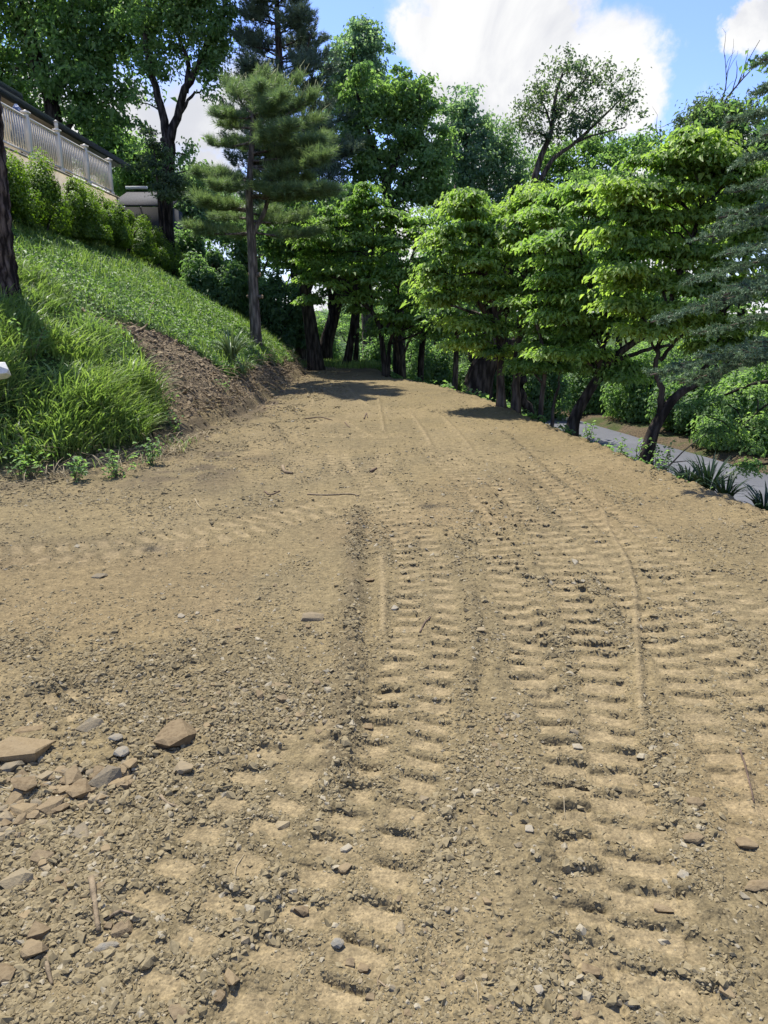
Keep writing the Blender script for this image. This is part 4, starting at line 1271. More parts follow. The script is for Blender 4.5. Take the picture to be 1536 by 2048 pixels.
tree('willow_tree', 'drooping fine-leaved tree top at the right with bare dead branches sticking out', 27,
     [([(1440, 800), (1435, 600), (1432, 450), (1430, 330), (1425, 230)], .25, .05), ([(1430, 300), (1460, 250), (1490, 220)], .07, .03)],
     [(1405, 205, 30, 22), (1390, 245, 35, 25), (1430, 235, 30, 25), (1475, 225, 35, 20), (1400, 290, 50, 25), (1460, 275, 40, 25), (1430, 330, 70, 30), (1370, 310, 30, 25), (1500, 300, 40, 30), (1420, 370, 60, 30)],
     L_OLIVE, B_BROWN, leaf=.15, n_leaves=14000, cl_r=.5, seed=21, flat=.9, leaf_w=.3, hang=.8,
     bare=[([(1430, 300), (1445, 215), (1475, 170), (1512, 130)], .05), ([(1440, 210), (1452, 170), (1450, 110)], .03), ([(1365, 330), (1362, 280), (1358, 225)], .04), ([(1340, 320), (1325, 290), (1318, 262)], .03), ([(1480, 270), (1500, 235), (1520, 200)], .04)])

# trunks and crowns behind the near dogwoods
tree('dark_trunked_tree', 'tree with very thick black leaning trunk at the right rim of the pad', 16.5,
     [([(948, 805), (962, 750), (985, 690), (1000, 620), (1010, 520)], .33, .2), ([(985, 690), (1010, 692), (1030, 730), (1045, 800), (1060, 850)], .16, .10), ([(1000, 620), (1080, 560), (1150, 500)], .14, .06), ([(985, 640), (930, 560), (900, 480)], .12, .05), ([(965, 755), (985, 748), (1000, 738)], .05, .04)],
     [(900, 480, 60, 40), (980, 470, 60, 50), (1060, 480, 60, 50), (940, 560, 60, 40), (1040, 580, 70, 40), (1120, 540, 60, 40), (900, 620, 50, 40, 2), (1100, 640, 60, 40, 2)],
     L_DARK, B_DARK, leaf=.12, n_leaves=17000, cl_r=.5, seed=22)
tree('leaning_dark_tree', 'black trunk leaning left at the end of the pad where bank and pad meet', 22,
     [([(634, 728), (624, 670), (612, 590), (605, 500), (598, 400)], .23, .14), ([(612, 590), (650, 520), (690, 470)], .08, .03)],
     [(600, 420, 60, 45), (650, 470, 50, 40), (560, 480, 50, 40), (610, 520, 40, 25), (700, 420, 50, 40)],
     L_DARK, B_DARK, leaf=.14, n_leaves=9000, cl_r=.5, seed=23)
tree('grey_trunked_pine', 'straight grey trunk just left of the black leaning trunk', 25,
     [([(602, 705), (603, 640), (604, 560), (600, 450), (585, 300)], .20, .14)],
     [(620, 330, 60, 50), (650, 380, 50, 40), (570, 400, 50, 40)],
     L_SCOTS, B_GREY, leaf=.14, n_leaves=7000, cl_r=.5, seed=24, leaf_w=.2)
tree('curved_dark_tree', 'dark curving trunk right of the black leaning trunk, behind a gap of light', 27,
     [([(650, 735), (652, 690), (668, 630), (682, 560), (690, 460)], .26, .18), ([(668, 640), (655, 570), (650, 500)], .12, .05)],
     [(690, 470, 60, 45), (650, 520, 40, 30), (730, 500, 50, 35), (680, 570, 40, 20)],
     L_DARK, B_DARK, leaf=.15, n_leaves=9000, cl_r=.5, seed=25)
tree('thin_twin_tree', 'slim dark trunk with a lean right, left one of a close pair in the middle', 24,
     [([(692, 745), (700, 690), (708, 640), (712, 560), (716, 480)], .14, .09)],
     [(720, 480, 50, 35), (700, 540, 40, 25), (750, 540, 40, 30)], L_MID, B_DARK, leaf=.13, n_leaves=5000, cl_r=.45, seed=26)
tree('thin_twin_tree', 'slim straight dark trunk, right one of a close pair in the middle', 25.5,
     [([(710, 745), (713, 690), (716, 620), (722, 540)], .10, .06)],
     [(740, 500, 50, 35), (715, 560, 40, 22)], L_MID, B_DARK, leaf=.13, n_leaves=3500, cl_r=.45, seed=27)
tree('slim_tree', 'slim dark trunk standing at the green strip right of the dogwood stem', 22.5,
     [([(808, 772), (800, 730), (792, 690), (794, 620)], .09, .06), ([(800, 730), (815, 690), (830, 650)], .05, .03)],
     [(800, 600, 50, 30), (840, 640, 50, 25), (770, 650, 40, 20)], L_DARK, B_BROWN, leaf=.12, n_leaves=4500, cl_r=.4, seed=28)
tree('slim_tree', 'short dark trunk between the middle dogwood and the small blue spruce', 23.5,
     [([(840, 772), (842, 720), (848, 660), (850, 600)], .12, .08)],
     [(850, 600, 50, 30), (880, 650, 40, 25), (830, 560, 50, 30)], L_DARK, B_DARK, leaf=.12, n_leaves=4500, cl_r=.4, seed=29)

# ------------------------------------------------------------------ the bright dogwoods along the pad's rim
tree('dogwood_tree', 'bright green layered dogwood in the centre at the far end of the pad', 20.2,
     [([(772, 758), (768, 720), (760, 660), (745, 625), (718, 600)], .09, .05), ([(776, 758), (779, 700), (790, 640), (800, 560)], .07, .03), ([(762, 670), (800, 620), (830, 590)], .04, .02), ([(745, 625), (740, 560), (745, 500)], .04, .02)],
     [(670, 445, 35, 25), (700, 430, 35, 22), (760, 430, 50, 28), (815, 440, 45, 30), (850, 470, 30, 28), (660, 490, 40, 22), (720, 485, 50, 25), (790, 490, 55, 25), (700, 540, 55, 22), (775, 545, 50, 24), (840, 530, 45, 24), (650, 545, 25, 14), (730, 590, 45, 20), (800, 600, 50, 22), (855, 590, 40, 22), (820, 640, 60, 20), (870, 640, 35, 18), (770, 640, 35, 18, 1), (740, 400, 40, 20), (610, 520, 30, 14), (640, 450, 26, 16), (890, 520, 30, 16), (610, 470, 20, 12), (880, 600, 30, 14), (900, 660, 25, 12), (870, 440, 26, 18), (890, 560, 26, 16), (620, 560, 26, 14), (620, 600, 24, 10)],
     L_DOG, B_DARK, leaf=0.12, n_leaves=30000, cl_r=0.4, seed=31, flat=0.24, hang=.10, droop=.35, tier=0.34)
tree('dogwood_tree', 'yellow-green tree with two straight slim trunks right of the thick black trunk', 12.8,
     [([(1003, 830), (1001, 760), (1000, 690), (985, 600), (960, 500)], .085, .035), ([(1030, 838), (1032, 760), (1034, 700), (1045, 600), (1060, 480)], .085, .03), ([(1034, 690), (1080, 600), (1110, 540)], .04, .02)],
     [(930, 420, 40, 28), (960, 460, 50, 28), (915, 480, 40, 22), (1030, 410, 40, 28), (1050, 450, 50, 30), (950, 525, 60, 26), (1030, 520, 60, 28), (900, 560, 35, 18), (970, 585, 60, 24), (1050, 590, 50, 24), (950, 640, 55, 22), (1010, 655, 50, 22), (1085, 640, 35, 22), (1100, 400, 45, 30), (1100, 480, 45, 30), (940, 685, 30, 12), (880, 530, 36, 16), (1110, 560, 40, 20), (1100, 610, 40, 18), (880, 600, 30, 14), (1130, 440, 36, 22), (925, 385, 24, 16), (1070, 390, 30, 18), (1000, 560, 60, 18), (1110, 520, 45, 24), (885, 470, 30, 20), (870, 560, 26, 16), (1000, 700, 40, 14), (1120, 690, 40, 16), (1000, 470, 50, 26)],
     L_DOGY, B_BROWN, leaf=0.09, n_leaves=33000, cl_r=0.34, seed=32, flat=0.22, hang=.10, droop=.35, tier=0.3)
tree('dogwood_tree', 'green tree with slim forked stem at the rim, just left of the right-leaning one', 12.0,
     [([(1080, 850), (1083, 800), (1090, 740), (1085, 690), (1070, 640)], .05, .025), ([(1090, 745), (1110, 700), (1135, 660)], .03, .015), ([(1100, 858), (1108, 810), (1118, 770)], .035, .02)],
     [(1080, 690, 50, 22), (1130, 680, 40, 20), (1060, 730, 40, 14), (1130, 600, 60, 30), (1120, 730, 35, 15), (1110, 520, 50, 26), (1090, 440, 40, 26), (1150, 560, 45, 26), (1100, 620, 50, 20), (1120, 400, 36, 20), (1160, 650, 40, 18)],
     L_DOG, B_BROWN, leaf=0.083, n_leaves=19000, cl_r=0.31, seed=33, flat=0.22, hang=.10, tier=.25)
tree('dogwood_tree', 'green tree whose dark trunk leans right beside the start of the open road', 10.8,
     [([(1140, 872), (1150, 835), (1180, 780), (1215, 730), (1260, 690), (1330, 650)], .105, .04), ([(1195, 760), (1205, 700), (1225, 640), (1235, 560)], .055, .025), ([(1215, 730), (1290, 700), (1340, 690)], .04, .02), ([(1225, 650), (1180, 570), (1160, 500)], .03, .015)],
     [(1180, 420, 45, 28), (1145, 460, 45, 26), (1210, 465, 50, 28), (1130, 520, 45, 22), (1190, 535, 55, 26), (1250, 510, 40, 26), (1150, 590, 50, 22), (1215, 600, 55, 24), (1120, 640, 35, 18), (1180, 655, 55, 20), (1245, 650, 45, 20), (1190, 710, 45, 16), (1260, 730, 45, 16), (1160, 380, 40, 22), (1230, 745, 30, 12), (1100, 560, 40, 18), (1290, 560, 40, 22), (1110, 480, 30, 20), (1280, 620, 40, 18), (1270, 450, 34, 22), (1230, 390, 34, 20), (1120, 700, 34, 12)],
     L_DOG, B_DARK, leaf=0.081, n_leaves=32000, cl_r=0.31, seed=34, flat=0.22, hang=.10, droop=.35, tier=0.28)
tree('dogwood_tree', 'nearest leafy tree, its thick dark trunk bending right beside the road', 9.0,
     [([(1286, 935), (1298, 890), (1318, 840), (1350, 795), (1392, 768), (1445, 745), (1510, 690)], .105, .025), ([(1322, 835), (1322, 780), (1312, 740), (1320, 680), (1345, 620)], .05, .02), ([(1385, 770), (1420, 720), (1450, 640), (1440, 540)], .045, .02), ([(1320, 720), (1345, 690), (1360, 670)], .03, .015), ([(1330, 640), (1370, 520), (1400, 420)], .03, .012)],
     [(1345, 330, 45, 28), (1395, 310, 40, 26), (1290, 370, 45, 26), (1350, 385, 50, 28), (1420, 360, 50, 28), (1265, 420, 40, 22), (1325, 440, 50, 26), (1400, 430, 55, 28), (1470, 400, 40, 30), (1290, 490, 45, 22), (1360, 500, 55, 26), (1430, 500, 50, 26), (1500, 470, 40, 30), (1280, 555, 45, 20), (1350, 570, 50, 22), (1420, 580, 50, 24), (1490, 570, 40, 24), (1250, 610, 36, 16), (1310, 620, 45, 18), (1390, 640, 50, 18), (1460, 650, 50, 22), (1500, 350, 40, 25), (1230, 470, 36, 18), (1235, 540, 30, 16), (1245, 380, 30, 18), (1480, 340, 40, 24), (1520, 430, 30, 24), (1450, 300, 36, 18), (1370, 285, 30, 16), (1290, 660, 30, 12), (1420, 700, 45, 14), (1500, 700, 40, 16)],
     L_DOGY, B_DARK, leaf=0.077, n_leaves=41000, cl_r=0.29, seed=35, flat=0.22, hang=.10, droop=.35, tier=0.26)
tree('drooping_tree', 'low drooping leafy branches hanging in front of the road at the right edge', 9.6,
     [([(1700, 1000), (1680, 820), (1600, 770), (1520, 765), (1450, 790)], .06, .015), ([(1600, 772), (1520, 820), (1470, 870)], .02, .008)],
     [(1450, 800, 40, 12), (1400, 815, 26, 10), (1450, 860, 26, 10), (1490, 880, 26, 12), (1500, 930, 22, 10), (1520, 840, 30, 16), (1520, 780, 30, 16)],
     L_MID, B_DARK, leaf=0.055, n_leaves=3600, cl_r=.22, seed=36, flat=.4, hang=.15, tier=.15)


# ------------------------------------------------------------------ conifers
def needles(name, A, Dr, n_per, L, W, mat, parent, rng, spread=0.8, fwd=0.7, clump=None):
    """needles along segments starting at A with vector Dr"""
    n = len(A) * n_per
    i = np.repeat(np.arange(len(A)), n_per)
    seg = np.linalg.norm(Dr, axis=1)[:, None] + 1e-9; u = Dr / seg
    base = A[i] + Dr[i] * rng.random((n, 1))
    v = sph(rng, n); v -= u[i] * (v * u[i]).sum(1)[:, None]; v /= np.linalg.norm(v, axis=1)[:, None] + 1e-9
    d = u[i] * fwd + v * spread; d /= np.linalg.norm(d, axis=1)[:, None]
    side = np.cross(d, sph(rng, n)); side /= np.linalg.norm(side, axis=1)[:, None] + 1e-9
    Ls = L * (0.7 + 0.6 * rng.random((n, 1)))
    V = np.stack([base - side * W / 2, base + side * W / 2, base + d * Ls], 1).reshape(-1, 3)
    cl = np.repeat(clump if clump is not None else rng.random(len(A)), n_per)
    o = mesh_np(name, V, np.arange(3 * n), 3, mat, parent, attrs={'rnd': np.repeat(rng.random(n), 3), 'clump': np.repeat(cl, 3)})
    return o


M_CANDLE = mat_plain('pine_candle', (0.33, 0.34, 0.15), 0.7, 0.2, 20, 0.2)
M_CUT = mat_plain('cut_wood', (0.36, 0.27, 0.17), 0.85, 0.1, 20, 0.25)
M_SOFFIT = mat_plain('soffit_paint', (0.40, 0.34, 0.26), 0.8, 0.2, 3, 0.1)


def conifer(name, label, Y, trunks, boughs, leafmat, bark, L, W, tufts, n_per, seed, cat='tree', up=0.35, tuftlen=0.18, candles=0, stubs=(), spread=.7, bough_r=.03):
    """boughs: (px0, py0, px1, py1, dy, thickness px): from trunk to tip"""
    rng = np.random.default_rng(seed)
    T = []
    for path, r0, r1 in trunks:
        T.append((np.array([at(q[0], q[1], Y + (q[2] if len(q) > 2 else 0)) for q in path]), r0, r1))
    b0 = T[0][0][0].copy(); b0[2] = G(b0[0], b0[1]); T[0][0][0][2] = b0[2] - .15
    root = empty(name, b0, label, cat)
    for j, (P, r0, r1) in enumerate(T):
        n = 4 * len(P); S_ = spline(P, n); mb = MB(); mb.tube(S_, r0 + (r1 - r0) * np.linspace(0, 1, n), 9, rough=.06)
        mb.build('trunk' if j == 0 else 'limb', bark, root, smooth_=True)
    mbr = MB(); A = []; D = []; CLM = []
    for bgh in boughs:
        x0, y0, x1, y1, dy, th = bgh
        a = at(x0, y0, Y); b = at(x1, y1, Y + dy); k = Y / FPX; ln = np.linalg.norm(b - a)
        S_ = spline([a, a + (b - a) * .5 + np.array([0, 0, -.04 * ln]) + rng.normal(0, .03 * ln, 3), b], 10)
        mbr.tube(S_, np.linspace(bough_r, .008, 10), 4, cap=False)
        nt_ = max(3, int(tufts * ln))
        for _ in range(nt_):
            t = 0.30 + 0.70 * rng.random() ** .8
            p = S_[int(t * 9)]
            sz = th * k * (1.15 - .6 * t)
            q = p + rng.normal(0, 1, 3) * np.array([1, 1, .42]) * sz * .6 + (b - a) / ln * sz * .5 + np.array([0, 0, sz * .25])
            if rng.random() < .5: mbr.tube(limb(p, q, 4, rng, .05, 0.02), np.linspace(.008, .003, 4), 3, cap=False)
            d = (q - p); d = d / (np.linalg.norm(d) + 1e-6) + np.array([0, 0, up]) + .3 * rng.normal(0, 1, 3); d /= np.linalg.norm(d)
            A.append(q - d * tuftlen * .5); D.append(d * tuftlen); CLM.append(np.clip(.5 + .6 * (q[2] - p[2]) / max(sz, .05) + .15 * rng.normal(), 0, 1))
    br = mbr.build('branches', bark, root, smooth_=True); br['kind'] = 'stuff'
    A = np.array(A); D = np.array(D); CLM = np.array(CLM)
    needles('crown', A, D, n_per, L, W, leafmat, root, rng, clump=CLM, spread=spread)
    if candles:
        sel = np.argsort(-(A[:, 2] + .35 * A[:, 0]) + rng.normal(0, .5, len(A)))[:candles]
        mb = MB()
        for i in sel:
            p = A[i] + D[i]; mb.tube(np.array([p, p + np.array([.04 * rng.normal() + .05, .03 * rng.normal(), .10]), p + np.array([.05 * rng.normal() + .10, .04 * rng.normal(), .20 + .08 * rng.random()])]), [.012, .010, .004], 3)
        c = mb.build('candles', M_CANDLE, root); c['kind'] = 'stuff'
    for (px, py, ang, r, ln, cut) in stubs:
        p = at(px, py, Y - .02); d = np.array([math.cos(R(ang)), -.35, math.sin(R(ang)) * .6])
        mb = MB(); mb.tube(np.array([p, p + d * ln * .6, p + d * ln]), [r * 1.35, r * 1.1, r], 8)
        s_ = mb.build('branch_stub', bark, root, smooth_=False)
        mb = MB(); mb.tube(np.array([p + d * (ln + .001), p + d * (ln + .012)]), [r * .97, r * .93], 8)
        mb.build('cut_face', M_CUT, s_, origin=b0) if False else mb.build('cut_face', M_CUT, root)
    return root


rb = random.Random(5)
bo = []
def trunk_x(py, pts):
    ys = [p[1] for p in pts][::-1]; xs = [p[0] for p in pts][::-1]
    return float(np.interp(py, ys, xs))
wp = [(512, 672), (508, 600), (504, 500), (498, 400), (503, 300), (506, 230), (508, 190)]
lev = 0
py = 178
while py < 470:
    t = (py - 178) / 292
    for q in range(rb.choice((3, 4, 5))):
        side = rb.choice((-1, 1, 1)) if t < .5 else rb.choice((-1, 1))
        reach = (30 + 120 * min(1, t * 1.5) ** .6) * rb.uniform(.35, 1.25) * (1.0 if side > 0 else .85)
        x0 = trunk_x(py, wp)
        bo.append((x0, py + rb.uniform(-4, 4), x0 + side * reach, py - reach * rb.uniform(-.10, .55) * (1 - .6 * t), rb.uniform(-2, 2), 15))
    py += rb.uniform(14, 30)
for q in ((556, 230, 600, 160, 0), (556, 240, 630, 190, -.5), (552, 270, 645, 235, .5), (548, 300, 660, 275, 0), (506, 200, 530, 150, 0), (506, 210, 560, 165, .6), (506, 230, 470, 180, 0), (545, 330, 640, 300, -1)):
    bo.append((*q, 16))
conifer('white_pine', 'blue-green white pine with pruned lower trunk and pale candles on the grassy bank', 18, [(wp, .15, .03), ([(503, 480), (512, 455), (530, 420), (545, 350), (552, 270), (556, 215)], .07, .02)],
        bo, L_PINE, B_GREY, .16, .0115, 38, 42, 41, candles=90, tuftlen=.20, up=.55,
        stubs=[(511, 550, 10, .055, .11, 1), (515, 594, 5, .045, .12, 1), (500, 593, 175, .035, .06, 1), (503, 548, 185, .05, .06, 1), (505, 640, 180, .03, .04, 1), (515, 515, 40, .018, .18, 1)])
bo = []; sp_ = [(604, 720), (590, 500), (572, 320), (562, 200), (557, 90), (553, -10), (552, -110)]
for i in range(78):
    t = i / 77; py = -100 + 530 * t + rb.uniform(-22, 22); reach = (38 + 85 * min(1, t * 1.4)) * rb.uniform(.5, 1.1); side = -1 if i % 2 else 1
    if side > 0 and t > .5: reach *= 1.15
    x0 = trunk_x(py, sp_); bo.append((x0, py + 8, x0 + side * reach, py - reach * rb.uniform(.0, .9), rb.uniform(-2.5, 2.5), 24))
conifer('scots_pine', 'tall dark pine with open top rising behind the blue-green white pine', 27, [(sp_, .26, .04), ([(572, 330), (610, 250), (640, 180)], .06, .02), ([(563, 210), (600, 140), (622, 70)], .05, .02)],
        bo, L_SCOTS, B_DARK, .15, .022, 20, 40, 42, tuftlen=.30, up=.6)
bo = []
for i in range(16):
    t = i / 15; py = 380 + 230 * t; reach = (12 + 48 * t) * rb.uniform(.8, 1.1); side = -1 if i % 2 else 1
    bo.append((910, py, 910 + side * reach, py + 6, rb.uniform(-1, 1), 14))
conifer('small_blue_spruce', 'small pale blue spruce behind the dogwoods left of the thick black trunk', 19, [([(908, 792), (912, 720), (914, 640), (912, 500), (910, 370)], .09, .02)],
        bo + [(914, 640, 880, 650, 0, 12), (914, 650, 950, 665, 0, 12), (914, 680, 890, 690, -.5, 10), (914, 670, 940, 650, -.5, 12)], L_SPRUCE, B_BROWN, .07, .016, 20, 30, 43, tuftlen=.2, up=.1)


def big_spruce():
    rng = np.random.default_rng(44)
    Y = 7.6; b0 = np.array([5.6, Y, 0.0]); b0[2] = G(5.6, Y)
    root = empty('blue_spruce', b0, 'blue spruce reaching its flat boughs in from the right edge of the picture', 'tree')
    mb = MB(); mb.tube(spline([b0 - [0, 0, .1], b0 + [0, 0, 4], b0 + [0.05, 0, 9]], 12), np.linspace(.2, .03, 12), 10, rough=.06)
    mb.build('trunk', B_BROWN, root, smooth_=True)
    tips = [(1528, 120, -.3), (1508, 185, .4), (1453, 245, 0), (1478, 325, -.2), (1468, 385, .3), (1438, 436, -.3), (1388, 482, .2), (1453, 508, -.6),
            (1383, 560, -.3), (1448, 590, -.8), (1301, 645, -.2), (1398, 668, .5), (1488, 712, -.8), (1301, 750, -.4), (1358, 768, -.1), (1528, 270, -.7)]
    A = []; D = []; CL = []; mbr = MB()
    for k, (px, py, dy) in enumerate(tips):
        tip = at(px, py, Y - .5 + dy)
        ln0 = b0[0] - tip[0]
        a = np.array([b0[0], Y, tip[2] + 0.10 * ln0 + rng.uniform(0, .25)])
        S_ = spline([a, a + (tip - a) * .5 + np.array([0, 0, .04 * ln0]), tip], 24)
        mb = MB(); mb.tube(S_, np.linspace(.032, .006, 24), 5, rough=.2)
        u = (tip - a); ln = np.linalg.norm(u); u /= ln; sd = np.cross(u, [0, 0, 1.0]); sd /= np.linalg.norm(sd)
        dead = 0.35 if py < 600 else 0.55
        nside = int(ln * 24)
        for i in range(nside):
            t = dead * .6 + (1 - dead * .6) * (i + rng.random()) / nside
            p = S_[min(23, int(t * 23))]
            L_ = (1 - t) * .55 + .14
            L_ = min(L_, .36) * rng.uniform(.5, 1.1)
            s = 1 if i % 2 else -1
            d = u * rng.uniform(.2, .9) + sd * s * rng.uniform(.3, 1.0) + np.array([0, 0, rng.uniform(-.26, .20)]); d /= np.linalg.norm(d)
            e = p + d * L_
            mb.tube(np.array([p, (p + e) / 2 + [0, 0, .015], e]), [.005, .004, .002], 3, cap=False)
            green = t > dead
            for q in range(5):
                f = rng.random(); c = p + (e - p) * f; dd = d * .7 + np.cross(d, [0, 0, 1]) * rng.uniform(-1, 1) + np.array([0, 0, rng.uniform(-.3, .35)])
                dd /= np.linalg.norm(dd); l2 = rng.uniform(.05, .11)
                if green or rng.random() < .12:
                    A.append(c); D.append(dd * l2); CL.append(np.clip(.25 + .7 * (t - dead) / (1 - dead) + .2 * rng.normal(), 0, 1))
                elif rng.random() < .8:
                    mb.tube(np.array([c, c + dd * l2 * 1.6]), [.003, .001], 3, cap=False)
            if green:
                A.append(p); D.append(e - p); CL.append(.3 + .5 * rng.random())
        o = mb.build('bough', B_BROWN, root, smooth_=True)
    A = np.array(A); D = np.array(D)
    n = needles('crown', A, D, 32, .028, .0095, L_SPRUCE, root, rng, spread=.95, fwd=.55, clump=np.array(CL))


big_spruce()
#@@PART4
# ------------------------------------------------------------------ deck, railing, house and shed up on the left
M_PAINT = mat_plain('rail_paint', (0.74, 0.68, 0.56), 0.55, 0.3, 4, 0.06)
M_CONC = mat_plain('deck_wall', (0.42, 0.37, 0.28), 0.85, 0.2, 5, 0.18)
M_WALL = mat_plain('house_wall', (0.36, 0.31, 0.24), 0.85, 0.2, 3, 0.12)
M_GUT = mat_plain('gutter', (0.012, 0.019, 0.018), 0.7, 0.2, 4, 0.2)
M_ROOF = mat_plain('roof_felt', (0.07, 0.07, 0.07), 0.9, 0.1, 30, 0.3)
M_SHINGLE = mat_plain('grey_shingle', (0.085, 0.083, 0.083), 0.9, 0.15, 30, 0.55)
M_TRIM = mat_plain('white_trim', (0.7, 0.7, 0.7), 0.6, 0.2, 4, 0.05)


def deck_x(Y): return at(62, 318, 18.9)[0] + (Y - 18.9) * (at(224, 391, 24.27)[0] - at(62, 318, 18.9)[0]) / (24.27 - 18.9)


ZD = 0.5 * (at(62, 319, 18.9)[2] + at(224, 391, 24.27)[2])
PY = [13.5, 15.3, 17.1, 18.9, 20.6, 22.4, 24.27]
rail = empty('deck_railing', (deck_x(18.9), 18.9, ZD), 'off-white balustrade along the edge of the raised deck above the hedge', 'railing')
for Yp in PY:
    x = deck_x(Yp)
    mb = MB(); mb.box((x - .055, Yp - .055, ZD), (x + .055, Yp + .055, ZD + 1.0)); mb.box((x - .075, Yp - .075, ZD + .003), (x + .075, Yp + .075, ZD + .09))
    p = mb.build('post', M_PAINT, rail, bevel=.006)
    mb = MB(); mb.box((x - .085, Yp - .085, ZD + 1.002), (x + .085, Yp + .085, ZD + 1.045))
    mb.add([(x - .07, Yp - .07, ZD + 1.047), (x + .07, Yp - .07, ZD + 1.047), (x + .07, Yp + .07, ZD + 1.047), (x - .07, Yp + .07, ZD + 1.047), (x, Yp, ZD + 1.09)], [(0, 1, 4), (1, 2, 4), (2, 3, 4), (3, 0, 4), (3, 2, 1, 0)])
    c = mb.build('post_cap', M_PAINT, None, origin=np.array(rail.location)); c.parent = p; c.location = (0, 0, 0)
for a, b in zip(PY[:-1], PY[1:]):
    for z0, z1, nm in ((.90, .945, 'top_rail'), (.10, .14, 'bottom_rail')):
        xa, xb = deck_x(a + .06), deck_x(b - .06); mb = MB(); V = []
        for (xx, yy) in ((xa, a + .058), (xb, b - .058)):
            for dx, dz in ((-.03, z0), (.03, z0), (.03, z1), (-.03, z1)): V.append((xx + dx, yy, ZD + dz))
        mb.add(V, [(0, 1, 2, 3), (7, 6, 5, 4), (0, 4, 5, 1), (1, 5, 6, 2), (2, 6, 7, 3), (3, 7, 4, 0)]); mb.build(nm, M_PAINT, rail)
bal = MB(); bal.box((-.014, -.014, 0), (.014, .014, .755)); bal0 = bal.build('baluster', M_PAINT, None, origin=np.zeros(3)); first = True
for a, b in zip(PY[:-1], PY[1:]):
    for j in range(1, 14):
        yy = a + .06 + (b - a - .12) * j / 14
        o = bal0 if first else bal0.copy()
        if not first: COL.objects.link(o)
        first = False; o.parent = rail; o.location = (deck_x(yy) - rail.location.x, yy - rail.location.y, .1425)

deck = empty('deck', (deck_x(20) - 2, 18, G(deck_x(20) - 1, 18)), 'raised deck with a tan edge wall carrying the off-white balustrade', 'deck')
mb = MB(); xa, xb = deck_x(10) + .09, deck_x(24.5) + .09
mb.add([(xa, 10, 2.5), (xb, 24.5, 2.5), (xb - 5.5, 24.5, 2.5), (xa - 5.5, 10, 2.5), (xa, 10, ZD - .05), (xb, 24.5, ZD - .05), (xb - 5.5, 24.5, ZD - .05), (xa - 5.5, 10, ZD - .05)],
       [(0, 1, 2, 3)[::-1], (4, 5, 6, 7), (0, 1, 5, 4)[::1], (1, 2, 6, 5), (2, 3, 7, 6), (3, 0, 4, 7)])
mb.build('edge_wall', M_CONC, deck)
mb = MB(); V = []
for (xx, yy) in ((xa + .04, 9.95), (xb + .04, 24.56)):
    for dx, dz in ((-5.5, -.05), (0, -.05), (0, -.003), (-5.5, -.003)): V.append((xx + dx, yy, ZD + dz + .001))
mb.add(V, [(0, 1, 2, 3), (7, 6, 5, 4), (0, 4, 5, 1), (1, 5, 6, 2), (2, 6, 7, 3), (3, 7, 4, 0)]); mb.build('deck_slab', M_CONC, deck)

ev = at(255, 338, 29.4); sl = (at(224, 391, 24.27)[0] - at(62, 318, 18.9)[0]) / (24.27 - 18.9)
def eave_x(Y): return ev[0] + (Y - 29.4) * sl
ZE = ev[2]
hx0, hx1 = eave_x(9), eave_x(29.4)
house = empty('house', (eave_x(20) - 4, 19, 4.2), 'tan house with low roof and dark gutter behind the deck at the top left', 'house')
def prism(name, mat, quads, par, z0, z1, dz=0.0):
    """box over a plan quadrilateral; dz lifts its far (third and fourth) corners"""
    mb = MB(); V = [(x, y, z0 + (dz if i > 1 else 0)) for i, (x, y) in enumerate(quads)] + [(x, y, z1 + (dz if i > 1 else 0)) for i, (x, y) in enumerate(quads)]
    mb.add(V, [(3, 2, 1, 0), (4, 5, 6, 7), (0, 1, 5, 4), (1, 2, 6, 5), (2, 3, 7, 6), (3, 0, 4, 7)]); return mb.build(name, mat, par)
prism('wall', M_WALL, [(hx0 - 1.2, 9), (hx1 - 1.2, 27.2), (hx1 - 8, 27.2), (hx0 - 8, 9)], house, 3.5, ZE + .05)
prism('roof', M_ROOF, [(hx0, 8.6), (hx1, 29.4), (hx1 - 4.6, 29.4), (hx0 - 4.6, 8.6)], house, ZE + .09, ZE + .16, 1.2)
prism('soffit', M_SOFFIT, [(hx0 - .005, 8.7), (hx1 - .005, 29.3), (hx1 - 1.3, 29.3), (hx0 - 1.3, 8.7)], house, ZE + .055, ZE + .085)
g = prism('gutter', M_GUT, [(hx0 + .10, 8.6), (hx1 + .10, 29.45), (hx1 - .002, 29.45), (hx0 - .002, 8.6)], house, ZE + .0, ZE + .17)
u0 = at(37, 198, 21.5)
prism('upper_roof', M_ROOF, [(u0[0] - .2, 8), (u0[0], 21.5), (u0[0] - 4, 21.5), (u0[0] - 4, 8)], house, u0[2] + .07, u0[2] + .14, 1.0)
prism('upper_gutter', M_GUT, [(u0[0] - .1, 8), (u0[0] + .1, 21.55), (u0[0] + .001, 21.55), (u0[0] - .199, 8)], house, u0[2] - .02, u0[2] + .14)
prism('upper_soffit', M_SOFFIT, [(u0[0] - .201, 8), (u0[0] - .001, 21.5), (u0[0] - 1.2, 21.5), (u0[0] - 1.4, 8)], house, u0[2] + .03, u0[2] + .065)
prism('upper_wall', M_WALL, [(u0[0] - 1.5, 8), (u0[0] - 1.3, 20.5), (u0[0] - 4, 20.5), (u0[0] - 4, 8)], house, ZE + .9, u0[2] + .06)
for k, yy in enumerate((15.5, 19.5, 23.4)):
    x = eave_x(yy) - 1.2
    f = prism('window', M_TRIM, [(x + .03, yy), (x + .05, yy + 1.5), (x - .1, yy + 1.5), (x - .12, yy)], house, ZD + .8, ZD + 1.9)

